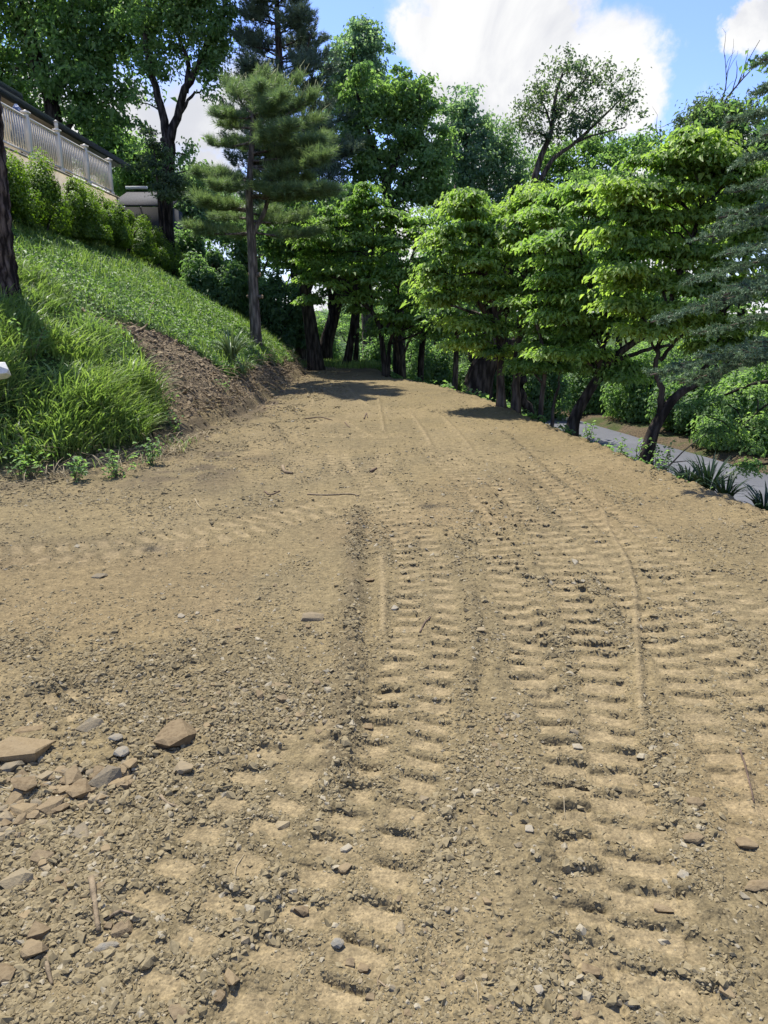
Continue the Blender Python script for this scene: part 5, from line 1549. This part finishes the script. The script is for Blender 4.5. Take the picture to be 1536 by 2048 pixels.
sh = at(290, 420, 31)
shed = empty('shed', (sh[0], 31, sh[2] - .5), 'low grey-shingled building with a white ridge trim at the end of the hedge', 'shed')
x0, x1 = at(225, 400, 31)[0], at(342, 400, 31)[0]
prism('wall', M_ROOF, [(x0, 31), (x1, 31), (x1, 32.6), (x0, 32.6)], shed, sh[2] - 2.2, at(290, 414, 31)[2])
prism('roof', M_SHINGLE, [(x0 - .1, 30.8), (x1 + .1, 30.8), (x1 + .1, 33.2), (x0 - .1, 33.2)], shed, at(290, 414, 31)[2] + .005, at(290, 414, 31)[2] + .06, .85)
prism('trim', M_TRIM, [(at(250, 372, 33.2)[0], 33.22), (at(292, 372, 33.2)[0], 33.22), (at(292, 372, 33.2)[0], 33.4), (at(250, 372, 33.2)[0], 33.4)], shed, at(270, 377, 33.2)[2], at(270, 372, 33.2)[2])

# folded parasol on the deck, and a small lamp on a post cap
M_CLOTH, nt_, b_ = new_mat('patterned_cloth', .9, .1)
tc_ = nt_.nodes.new('ShaderNodeTexCoord'); v_ = tex(nt_, 'Voronoi', 16, tc_.outputs['Object']).outputs['Distance']
nt_.links.new(mixc(nt_, smooth(nt_, v_, .30, .42), (.60, .62, .66), (.10, .14, .25)), b_.inputs['Base Color'])
pr = at(43, 300, 20.2); pz = at(43, 210, 20.2)[2]
um = empty('folded_parasol', (pr[0], 20.2, ZD), 'folded blue and white patterned parasol standing behind the balustrade', 'parasol')
mb = MB(); mb.tube([(pr[0], 20.2, ZD), (pr[0], 20.2, pz)], [.02, .02], 8); mb.build('pole', M_GUT, um)
mb = MB(); n_ = 9; zz = np.linspace(pz + .02, ZD + .55, n_); rr_ = np.array([.03, .11, .13, .12, .14, .16, .20, .20, .16])
mb.tube(np.c_[np.full(n_, pr[0]), np.full(n_, 20.2), zz], rr_, 12, rough=.35); mb.build('canopy', M_CLOTH, um)
mb = MB(); mb.tube([(pr[0], 20.2, ZD), (pr[0], 20.2, ZD + .08)], [.24, .2], 12); mb.build('base', M_GUT, um)
lx = deck_x(20.6)
lamp = empty('post_lamp', (lx, 20.6, ZD + 1.092), 'small pale lantern on the second visible post of the deck balustrade', 'lantern')
mb = MB(); mb.tube([(lx, 20.6, ZD + 1.06), (lx, 20.6, ZD + 1.22)], [.045, .05], 6); mb.build('glass', M_PAINT, lamp)
mb = MB(); mb.tube([(lx, 20.6, ZD + 1.222), (lx, 20.6, ZD + 1.27)], [.075, .01], 6); mb.build('cap', M_PAINT, lamp)


# ------------------------------------------------------------------ shrubs
def bush(name, label, x, y, rx, ry, h, mat, leaf, n, seed, cat='shrub', group=None, z=None, core=0.55, leaf_w=.55, lump=.25, top=0.0, par_bark=None):
    rng = np.random.default_rng(seed)
    z0 = G(x, y) if z is None else z
    root = empty(name, (x, y, z0), label, cat, group)
    mb = MB()
    for _ in range(9):
        v = sph(rng, 1)[0] * np.array([rx, ry, h]) * .6; v[2] = abs(v[2]) + .25 * h
        mb.tube(limb(np.array([x, y, z0 - .1]) + rng.normal(0, .08, 3) * [1, 1, 0], np.array([x, y, z0]) + v, 6, rng, .05, .1), np.linspace(.03, .008, 6), 4, cap=False)
    st = mb.build('stems', par_bark or B_DARK, root, smooth_=True); st['kind'] = 'stuff'
    nc = 26 + int(14 * rx); C = sph(rng, nc); C[:, 2] = np.abs(C[:, 2]) * 1.0
    C = C * (rng.random(nc) ** .25)[:, None] * .82; cr = rng.uniform(.6, 1.4, nc) * lump
    i = rng.integers(0, nc, n); v = sph(rng, n)
    off = v * (rng.random(n) ** .45)[:, None] * cr[i][:, None]
    U = C[i] + off
    U[:, 2] = np.where(U[:, 2] < 0, -U[:, 2] * .4, U[:, 2])
    P = np.array([x, y, z0]) + U * np.array([rx, ry, h])
    out = U / (np.linalg.norm(U, axis=1)[:, None] + 1e-6)
    N_ = v * .7 + out * .6 + np.array([0, 0, .8]) + .45 * sph(rng, n); D = v + .7 * sph(rng, n)
    Ls = leaf * np.exp(rng.normal(0, .25, n))
    cl = np.clip(.2 + top * sstep(.3, .9, U[:, 2]) + (.6 - .5 * top) * (cr[i] / lump / 1.4) * rng.random(n), 0, 1)  # top lightens the upper leaves: sunlit tops put into the colour
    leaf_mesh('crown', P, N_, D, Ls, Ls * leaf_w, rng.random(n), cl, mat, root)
    return root


HB = [(30, 14.8, 1.0, 1.55), (62, 16.6, 1.0, 1.45), (104, 18.4, 1.0, 1.4), (146, 20.2, 1.0, 1.35), (190, 22.2, 1.05, 1.35), (236, 24.4, 1.0, 1.25), (282, 26.2, .95, 1.6), (325, 28.0, .9, 1.45), (366, 29.8, .85, 1.2)]
HL = ['biggest clipped hedge bush beside the furrowed trunk', 'second hedge bush from the furrowed trunk, under the first visible balustrade post', 'third hedge bush from the furrowed trunk, below the lamp post', 'fourth hedge bush from the furrowed trunk, under the middle of the balustrade',
      'fifth hedge bush from the furrowed trunk, near the last baluster panel', 'hedge bush at the end post of the balustrade', 'yellowish hedge bush just past the end of the deck', 'yellow-green hedge bush in front of the grey-shingled building', 'last and lowest yellow-green hedge bush down the slope']
for i, (px, Y, rx, h) in enumerate(HB):
    x = deck_x(min(Y, 24)) + .95 if Y < 25 else at(px, 500, Y)[0] + .1
    bush('hedge_bush', HL[i], x, Y, 1.0, 1.35 * rx, h + .14, L_HEDGE, .048, 21000 if i < 5 else 11000, 60 + i, group='clipped bushes of the hedge below the deck', lump=.20, top=.60, leaf_w=.75)

SHR = [  # px, base py, half width px, height px, Y, material, leaf, n, label
    (430, 610, 80, 120, 23, L_DARK, .12, 12000, 'dark leafy shrub below the end of the hedge'),
    (480, 560, 60, 110, 26, L_MID, .13, 8000, 'bright-topped shrub behind the pruned pine trunk'),
    (565, 700, 70, 170, 24, L_DARK, .11, 13000, 'dark shrub in shade between the pine and the leaning black trunk'),
    (380, 560, 60, 120, 30, L_DARK, .14, 8000, 'dark shrub behind the lowest hedge bush'),
    (690, 715, 60, 40, 42, L_PALE, .14, 5000, 'pale green shrub in the gap beyond the far end of the pad'),
    (640, 700, 50, 90, 40, L_MID, .16, 5000, 'green shrub seen beside the black leaning trunk'),
    (760, 735, 45, 90, 32, L_DARK, .12, 6000, 'dark shrub behind the dogwood stem'),
    (850, 742, 70, 110, 30, L_DARK, .12, 9000, 'dark shrub right of the centre dogwood stem'),
    (805, 730, 50, 60, 34, L_MID, .12, 5000, 'low green shrub in the middle distance between slim trunks'),
    (885, 772, 60, 26, 31, L_MID, .09, 6000, 'low bright green bed of shrubs beside the far piece of road'),
    (1010, 800, 70, 110, 24, L_DARK, .10, 9000, 'dark shrub seen between the two straight slim trunks'),
    (1080, 815, 70, 120, 22, L_DARK, .10, 9000, 'dark thicket left of the right-leaning trunk'),
    (1150, 812, 60, 90, 27, L_MID, .10, 7000, 'green thicket behind the right-leaning trunk'),
]
for i, (px, py, w, h, Y, mt, lf, n, lab) in enumerate(SHR):
    p = at(px, py, Y); k = Y / FPX; gz = G(p[0], Y); top_ = at(px, py - h, Y)[2]
    bush('shrub', lab, p[0], Y, w * k, max(w * k * .8, .6), max(top_ - gz, .5), mt, lf, n, 80 + i, lump=.28)

for i, (x, y, w, h, mt, lab) in enumerate([(10.2, 14.6, 1.3, 2.8, L_DARK, 'dark tall thicket beyond the road at the very right edge'), (8.75, 16.7, 1.4, 2.1, L_MID, 'leafy thicket beyond the road near the right edge'), (8.3, 19.0, 1.3, 2.0, L_DARK, 'shaded thicket beyond the road, behind the nearest tree'),
        (7.75, 21.4, 1.3, 2.3, L_MID, 'leafy thicket beyond the road, between the two right-leaning trunks'), (7.0, 24.0, 1.4, 2.4, L_DARK, 'dark thicket beyond the road, behind the right-leaning trunk'), (10.6, 18.5, 1.4, 3.4, L_MID, 'taller thicket behind the one near the right edge'), (9.6, 23.5, 1.6, 3.6, L_DARK, 'tall shaded thicket in the wood across the road'), (3.4, 31.0, 1.5, 2.2, L_MID, 'green shrub between the small blue spruce and the slim trunks, past the pad'), (4.6, 29.0, 1.4, 2.4, L_DARK, 'dark shrub seen past the thick black trunk'), (5.3, 26.5, 1.3, 2.4, L_MID, 'green shrub across the road behind the two straight slim trunks'), (2.0, 36.0, 1.8, 2.4, L_PALE, 'pale shrub far beyond the centre dogwood')]):
    bush('shrub', lab, x, y, w, w, h, mt, .10, 11000, 120 + i, lump=.28)

# ------------------------------------------------------------------ the wood behind, copies of three trees
def proto(label, grp, seed, mat, Y=30, n=16000, bark=B_DARK):
    r_ = random.Random(seed); lobes = []
    for _ in range(15):
        a = r_.uniform(0, 6.28); t = r_.random(); lobes.append((768 + 95 * math.cos(a) * (.35 + .65 * t), 470 - 150 * (t - .1) + 60 * r_.uniform(-1, 1), 55, 38, 2.2 * math.sin(a) * (.35 + .65 * t)))
    lobes += [(768 + 80 * r_.uniform(-1, 1), 610 + 20 * r_.uniform(-1, 1), 50, 26, r_.uniform(-2, 2)) for _ in range(4)]
    return tree('woodland_tree', label, Y, [([(768, 760), (765, 640), (772, 520), (765, 380)], .2, .05), ([(768, 640), (720, 540), (700, 480)], .1, .03), ([(770, 600), (820, 520), (840, 470)], .1, .03)], lobes, mat, bark, leaf=.17, n_leaves=n, cl_r=.55, seed=seed, group=grp)


def copy_tree(o, parent=None):
    c = o.copy(); COL.objects.link(c)
    if parent is not None: c.parent = parent
    for ch in o.children: copy_tree(ch, c)
    return c


GRP = 'trees of the wood behind the road and the far end'
WL = ['dark green woodland tree in the background wood', 'green woodland tree in the background wood', 'pale green woodland tree in the background wood']
PR = [proto(WL[0], GRP, 201, L_DARK), proto(WL[1], GRP, 202, L_MID), proto(WL[2], GRP, 203, L_PALE)]
WOOD = [(12.5, 20, .9), (13.5, 28, .95), (17, 24, 1), (10, 31, .9), (6.5, 37, .95), (14, 37, 1.1), (19, 33, 1.1), (11.5, 15.5, .8), (15, 12, 1.0),
        (2.5, 44, .9), (-1.2, 60, .9), (5, 52, 1.1), (-6.5, 46, .8), (9, 46, 1.1), (4.2, 34, .75), (7.6, 29, .7), (-10, 38, .55), (-14, 42, .6), (-6, 36, .6), (12, 50, 1.2), (-3.2, 70, 1.0), (1, 75, 1.1), (20, 45, 1.2), (-12, 52, .8), (24, 26, 1.1)]
for i, (x, y, s) in enumerate(WOOD):
    o = PR[i % 3] if i < 3 else copy_tree(PR[(i * 7 + i // 3) % 3])
    px = 768 + FPX * x / y
    where = 'behind the deck and pines' if px < 520 else 'in the gap at the far end of the pad' if px < 740 else 'behind the centre dogwood' if px < 900 else 'behind the thick black trunk' if px < 1080 else 'across the road behind the right-leaning trunk' if px < 1300 else 'across the road near the right edge'
    o['label'] = ('near ' if y < 26 else 'far ' if y < 45 else 'farthest ') + ('dark green', 'mid green', 'pale green')[i % 3 if i < 3 else (i * 7 + i // 3) % 3] + (' tall' if s > .95 else ' low' if s < .7 else '') + ' woodland tree ' + where
    o.location = (x, y, G(x, y) - .05); o.rotation_euler = (0, 0, (i * 2.4) % 6.28); o.scale = (s * random.uniform(.95, 1.2), s * random.uniform(.95, 1.2), s * random.uniform(.9, 1.05))
#@@PART5
# ------------------------------------------------------------------ grass and ground cover
def blades(name, B, H_, Wd, lean, az, mat, seed, segs=3, curl=.6):
    """arching grass blades: base points B, heights, widths, lean and azimuth arrays"""
    rng = np.random.default_rng(seed); n = len(B)
    d = np.c_[np.cos(az), np.sin(az), np.zeros(n)]; s = np.c_[-np.sin(az), np.cos(az), np.zeros(n)]
    tw = rng.normal(0, .5, n)[:, None]; s = s * np.cos(tw) + d * np.sin(tw)
    rows = []
    for k in range(segs + 1):
        t = k / segs
        bend = lean[:, None] * (t ** 1.7)
        up = np.array([0, 0, 1.0]) * (t - curl * lean[:, None] * t ** 2.6 * .55)
        c = B + H_[:, None] * (d * bend + up)
        w = Wd[:, None] * (0.55 + .9 * t * (1 - t) * 1.8) if k < segs else None
        if k < segs: rows += [c - s * w / 2, c + s * w / 2]
        else: rows.append(c)
    V = np.stack(rows, 1); m = V.shape[1]; V = V.reshape(-1, 3)
    b = np.arange(n)[:, None] * m; F = []
    for k in range(segs - 1):
        q = 2 * k; F += [b + [q, q + 1, q + 3], b + [q, q + 3, q + 2]]
    q = 2 * (segs - 1); F.append(b + [q, q + 1, q + 2])
    F = np.concatenate(F, 1).reshape(-1)
    o = mesh_np(name, V, F, 3, mat, attrs={'rnd': np.repeat(rng.random(n), m), 'clump': np.repeat(fbm(B[:, 0] * 1.5, B[:, 1] * 1.5, 7, 3) * 1.6 - .3, m)})
    return tag(o, kind='stuff')


def make_grass():
    rng = np.random.default_rng(9)
    # tall broad-bladed grass of the near patch
    n = 62000
    y = rng.uniform(5.9, 12.5, n); x = -rng.uniform(2.5, 8.6, n)
    d = slope_d(x, y); b = bare_amount(x, y); dn = fbm(x * 2.2, y * 2.2, 111, 3)
    hh = np.interp(d, [-.1, .25, .8, 2.5, 4], [.14, .28, .44, .36, .22]) * (.25 + 1.3 * fbm(x * 1.3, y * 1.3, 119, 3))
    k = (d > -.12 + .2 * fbm(x * 4, y * 4, 118, 2)) & (b < .5) & (rng.random(n) < sstep(.25, .55, dn)) & (x > -.66 * y - 1.2) & (d < 4.2) & (rng.random(n) < np.interp(d, [0, 2.4, 3.6, 4.2], [1, 1, .35, .1])) & (poly_dist(x, y, BARE) < -.02)
    k &= (x < np.interp(y, [6, 9.6, 10.6, 12.5], [0, -2.6, -4.3, -6.0]))
    x, y, hh = x[k], y[k], hh[k]; n = len(x)
    az = 2.2 * fbm(x * .8, y * .8, 112, 2) * 2 - 2.0 + rng.normal(0, 1.4, n)
    blades('grass', np.c_[x, y, H(x, y)], hh * rng.uniform(.6, 1.15, n), rng.uniform(.009, .026, n), rng.uniform(.25, 1.35, n), az, L_GRASS, 1)
    j = rng.random(n) < .035
    blades('dry_grass', np.c_[x[j], y[j], H(x[j], y[j])], hh[j] * rng.uniform(.5, .95, j.sum()), np.full(j.sum(), .008), rng.uniform(.5, 1.6, j.sum()), rng.uniform(0, 6.28, j.sum()), M_STRAW, 4)
    n = 5200
    y = rng.uniform(5.6, 9.6, n); x = -rng.uniform(2.4, 7.5, n); d = slope_d(x, y)
    k = (d > -.38) & (d < .35) & (rng.random(n) < sstep(.40, .62, fbm(x * 3, y * 3, 141, 3))); x, y = x[k], y[k]; n = len(x)
    blades('straw_litter', np.c_[x, y, H(x, y) + .01], rng.uniform(.08, .26, n), rng.uniform(.004, .009, n), rng.uniform(.9, 2.2, n), rng.uniform(0, 6.28, n), M_STRAW, 5)
    n = 2600
    y = rng.uniform(6.0, 9.6, n); x = -rng.uniform(2.4, 7.5, n); d = slope_d(x, y)
    k = (d > -.30) & (d < .1) & (rng.random(n) < sstep(.45, .65, fbm(x * 3, y * 3, 142, 3))); x, y = x[k], y[k]; n = len(x)
    blades('stray_grass', np.c_[x, y, H(x, y) + .01], rng.uniform(.06, .20, n), rng.uniform(.007, .014, n), rng.uniform(.3, 1.4, n), rng.uniform(0, 6.28, n), L_GRASS, 6)
    # finer grass higher up and along the green strip beyond the pad
    n = 60000
    y = np.concatenate([rng.uniform(9.5, 30, n // 2), rng.uniform(21.5, 34, n // 2)]); x = np.concatenate([-rng.uniform(2, 9.6, n // 2), rng.uniform(-4.5, 3.2, n // 2)])
    d = slope_d(x, y); b = bare_amount(x, y) * (y < 23.5)
    okk = ((d > .05) & (b < .5)) | ((y > 22.3 + .5 * fbm(x * 2, y * 0, 3, 2)) & (x < xr(y) + 1.5))
    dn = fbm(x * 1.1, y * 1.1, 113, 3)
    k = okk & (rng.random(n) < sstep(.38, .62, dn) * .9 + .12)
    x, y = x[k], y[k]; n = len(x)
    blades('hill_grass', np.c_[x, y, H(x, y)], rng.uniform(.10, .30, n), rng.uniform(.012, .024, n), rng.uniform(.1, .8, n), rng.uniform(0, 6.28, n), L_GRASS, 2, segs=2)
    # ivy-like ground cover over the whole slope
    n = 155000
    y = 7 + 23 * rng.random(n) ** .9; x = -rng.uniform(2.0, 10.4, n)
    d = slope_d(x, y); b = bare_amount(x, y) * (y < 23.5); dn = fbm(x * 3, y * 3, 114, 3)
    k = (d > .03) & (b < .45) & (rng.random(n) < .35 + .8 * dn) & (x > -.66 * y - 1)
    x, y = x[k], y[k]; dn = dn[k]; n = len(x)
    big = fbm(x * .9, y * .9, 115, 3)
    zz = H(x, y) + rng.random(n) * .13 * (.4 + dn)
    ov = .10 * sstep(.5, .1, bare_amount(x, y))
    Ls = .050 * np.interp(y, [7, 12, 25], [.75, 1, 1.5]) * np.exp(rng.normal(0, .25, n))
    o = leaf_mesh('ground_cover', np.c_[x, y, zz], np.array([0.25, -.25, 1.0]) + .6 * sph(rng, n), sph(rng, n), Ls, Ls * .7, rng.random(n), np.clip(big * 1.8 - .4 + .2 * rng.normal(0, 1, n), 0, 1), L_IVY, None)
    tag(o, kind='stuff')
    # leaf litter and sprigs at the wooded right rim and bank
    n = 30000
    y = rng.uniform(4, 30, n); x = xr(y) + rng.uniform(.22, 2.6, n) ** 1.0
    k = (rng.random(n) < sstep(.35, .65, fbm(x * 2, y * 2, 116, 3))) & ((y > 9) | (rng.random(n) < .6)) & (x < roadnear(y) + .05)
    x, y = x[k], y[k]; n = len(x); Ls = .06 * np.exp(rng.normal(0, .3, n)) * np.interp(y, [4, 20], [.7, 1.5])
    o = leaf_mesh('rim_ground_cover', np.c_[x, y, H(x, y) + .02 + np.interp(y, [8, 14], [.05, .16]) * rng.random(n) ** 2], np.array([0, 0, 1.0]) + .6 * sph(rng, n), sph(rng, n), Ls, Ls * .7, rng.random(n), rng.random(n), L_DARK, None)
    tag(o, kind='stuff')


make_grass()


def strap_plant(name, label, x, y, n, L, W, mat, seed, zoff=0.0, flat=.9, cat='plant'):
    rng = np.random.default_rng(seed); z = G(x, y) + zoff
    root = empty(name, (x, y, z), label, cat)
    az = rng.uniform(0, 6.28, n); Bp = np.array([x, y, z]) + np.c_[np.cos(az), np.sin(az), az * 0] * .05
    o = blades('leaves', Bp, L * rng.uniform(.55, 1.1, n), np.full(n, W), rng.uniform(.25, flat, n), az, mat, seed, segs=4, curl=1.0)
    me = o.data; co = np.empty(len(me.vertices) * 3, np.float32); me.vertices.foreach_get('co', co)
    co = co.reshape(-1, 3) - np.array(root.location, np.float32); me.vertices.foreach_set('co', co.ravel()); o.parent = root
    return root


g = on_ground(478, 742, 6)
strap_plant('yucca_plant', 'big grey-green spiky plant overhanging the cut bank', g[0] - .15, g[1] + .1, 130, .78, .024, L_YUCCA, 5, .05, 1.1)
g = on_ground(500, 770, 6)
strap_plant('yucca_plant', 'drooping yellowed lower tuft just under the big spiky plant', g[0] - .1, g[1], 40, .42, .018, L_YUCCA, 6, .15, 1.4)
for (px, Y, n, L, lab, sd) in ((1412, 7.15, 90, .50, 'dark strap-leaved clump at the rim beside the road', 7), (1372, 7.6, 50, .40, 'smaller dark strap-leaved clump left of the big one at the rim', 8), (1534, 6.25, 70, .42, 'dark strap-leaved clump cut by the right edge of the picture', 9), (1450, 6.8, 60, .36, 'low dark strap-leaved clump right of the big one at the rim', 10)):
    x = at(px, 1000, Y)[0]
    strap_plant('daylily_plant', lab, x, Y, n, L, .020, L_LILY, sd, .05, .95)


def weed(px, py, Y, h, n, label, mat, seed):
    rng = np.random.default_rng(seed); p = at(px, py, Y); z = G(p[0], Y)
    root = empty('weed_plant', (p[0], Y, z), label, 'weed'); mb = MB(); P = []
    for _ in range(max(2, n // 14)):
        e = np.array([p[0], Y, z]) + np.array([rng.normal(0, .3) * h, rng.normal(0, .3) * h, h * rng.uniform(.6, 1.1)])
        S_ = limb([p[0], Y, z - .03], e, 7, rng, .05, .0); mb.tube(S_, np.linspace(.005, .002, 7), 3, cap=False)
        for _ in range(14): P.append(S_[rng.integers(2, 7)] + rng.normal(0, .035, 3))
    s_ = mb.build('stem', M_STICK2, root); s_['kind'] = 'stuff'
    P = np.array(P); m = len(P)
    leaf_mesh('leaves', P, np.array([0, 0, 1.]) + .5 * sph(rng, m), sph(rng, m), .055, .03, rng.random(m), rng.random(m), mat, root)


weed(1335, 935, 8.0, .50, 90, 'leafy weed standing at the rim in front of the road beside a bare branch', L_MID, 1)
weed(1240, 915, 8.3, .18, 40, 'small weed sprig at the rim left of the nearest tree trunk', L_DARK, 2)
weed(1262, 925, 8.1, .22, 50, 'dark weed touching the foot of the nearest tree trunk', L_DARK, 3)
weed(1175, 885, 9.4, .22, 50, 'feathery weed at the foot of the right-leaning trunk', L_DARK, 4)
weed(1310, 950, 7.6, .22, 40, 'low dark weed right of the foot of the nearest tree', L_DARK, 5)
weed(1355, 860, 8.6, .15, 20, 'tiny weed behind the bare branch at the rim', L_MID, 6)
weed(348, 862, 9.4, .30, 60, 'dark leafy weed between the tall grass and the bare bank', L_DARK, 7)
weed(452, 802, 12.0, .16, 30, 'small green weed in the middle of the bare bank', L_MID, 8)
weed(340, 850, 9.9, .30, 50, 'leafy weed at the edge of the grass above the bare bank foot', L_MID, 9)

for i_, (px_, py_, Y_, h_, lb_) in enumerate([(60, 930, 7.0, .30, 'leafy weed at the foot of the tall grass near the left edge'), (150, 940, 6.95, .22, 'broad-leaved weed at the foot of the tall grass, second from the left edge'), (235, 935, 7.1, .26, 'leafy weed in front of the middle of the tall grass'), (300, 905, 7.7, .28, 'dark leafy weed at the right corner of the tall grass'), (60, 690, 8.9, .5, 'tall leafy weed rising from the grass below the furrowed trunk')]):
    weed(px_, py_, Y_, h_, 110, lb_, (L_MID, L_DARK)[i_ % 2], 20 + i_)

br = [at(1320, 960, 7.9), at(1345, 925, 8.0), at(1370, 900, 8.1), at(1412, 868, 8.2)]; br[0][2] = G(br[0][0], 7.9)
mb = MB(); mb.tube(spline(br, 14), np.linspace(.013, .004, 14), 5, rough=.2)
mb.tube(spline([br[1], at(1375, 922, 8.0), at(1400, 925, 8.0)], 8), np.linspace(.007, .002, 8), 4)
tag(mb.build('fallen_branch', M_STICK2, smooth_=True, origin=br[0]), 'bare dark branch arching over the rim in front of the road', 'branch')
for i, (pts, w, lab) in enumerate([
        ([(425, 745), (455, 770), (490, 808), (505, 815)], 3, 'long straight pale stem lying down the bare bank'),
        ([(400, 770), (440, 800), (480, 812)], 2.5, 'second thin pale stem lying down the bare bank'),
        ([(345, 770), (375, 775), (402, 800)], 3.5, 'curved root on the left of the bare bank'),
        ([(270, 662), (290, 655), (305, 645)], 4, 'pale root sticking out at the top of the bare bank'),
        ([(165, 622), (175, 635), (182, 640)], 5, 'short pale stick at the top corner of the bare bank'),
        ([(300, 640), (303, 618), (325, 596)], 3, 'small dead branch standing in the green slope')]):
    stick(pts, w, lab, lift=.03 if i == 5 else .01, mat=M_STICK if i != 5 else M_STICK2, bank=True)

# roots hanging from the undercut bank
rng = np.random.default_rng(21); mb = MB()
for _ in range(150):
    y = rng.uniform(11.2, 21); x = xl(y) - rng.uniform(.15, .75); z = bank_height(np.array([x]), np.array([y]))[0][0]
    e = np.array([x + rng.uniform(.1, .5), y + rng.normal(0, .3), z - rng.uniform(.05, .35)]); ge = max(bank_height(np.array([e[0]]), np.array([e[1]]))[0][0], G(e[0], e[1])) + .01; e[2] = max(e[2], ge)
    mb.tube(limb([x, y, z + .02], e, 6, rng, .1, .15), np.linspace(.007, .002, 6), 3, cap=False)
o = mb.build('bank_roots', M_STICK); tag(o, kind='stuff')

# pale boulder half hidden in the grass at the left edge
g = at(6, 745, 7.6); zz = g[2]
o = bpy.data.objects.new('boulder', rock_mesh('boulder', 5, False, ST['white'])); COL.objects.link(o)
o.data.materials.clear(); o.data.materials.append(mat_plain('white_stone', (0.62, 0.60, 0.53), .8, .2, 12, .12)); o.scale = (.25, .24, .20); o.location = (g[0] - .04, 7.6, zz + .02); tag(o, 'pale rounded boulder half hidden in tall grass at the left edge', 'boulder')

# ------------------------------------------------------------------ big furrowed trunk at the left edge
gy = 10.4; base = at(-6, 590, gy); gz = G(base[0], gy)
pt = empty('furrowed_pine', (base[0], gy, gz), 'thick furrowed dark trunk rising on the grass at the left edge of the picture', 'tree')
top = [(-6, 590), (-16, 450), (-28, 300), (-44, 150), (-76, -60), (-330, -400), (-560, -480)]
S_ = spline([at(px, py, gy) for px, py in top], 90); S_[0, 2] = gz - .15
n = len(S_); sides = 40; an = np.linspace(0, 2 * math.pi, sides, endpoint=False)
rr = np.interp(np.arange(n), [0, 8, 20, 90], [.30, .245, .23, .17])
A_, T_ = np.meshgrid(an, np.arange(n)); zl = S_[:, 2][:, None]
plate = clods(A_.ravel() * .23 * 1.0, (zl + 0 * A_).ravel() * .34, .05, 131, .95, .7).reshape(A_.shape)
R_ = rr[:, None] * (1 + .03 * np.sin(3 * A_ + zl)) + .045 * plate
V = S_[:, None, :] + R_[..., None] * np.stack([np.cos(A_), np.sin(A_), 0 * A_], -1)
i = np.arange(n - 1)[:, None] * sides + np.arange(sides)[None]; j = np.arange(n - 1)[:, None] * sides + (np.arange(sides)[None] + 1) % sides
F = np.stack([i, j, j + sides, i + sides], -1).reshape(-1, 4)
mesh_np('trunk', V.reshape(-1, 3), F, 4, B_ROUGH, pt, smooth_=False)
rng = np.random.default_rng(77); Cn = at(-640, -520, gy) + rng.normal(0, 1, (120, 3)) * np.array([1.6, 1.6, 1.0]); Dn = rng.normal(0, .2, (120, 3)) + [0, 0, .2]  # invented crown out of view, set far left so its shadow misses the grass
needles('crown', Cn, Dn, 60, .13, .012, L_SCOTS, pt, rng)
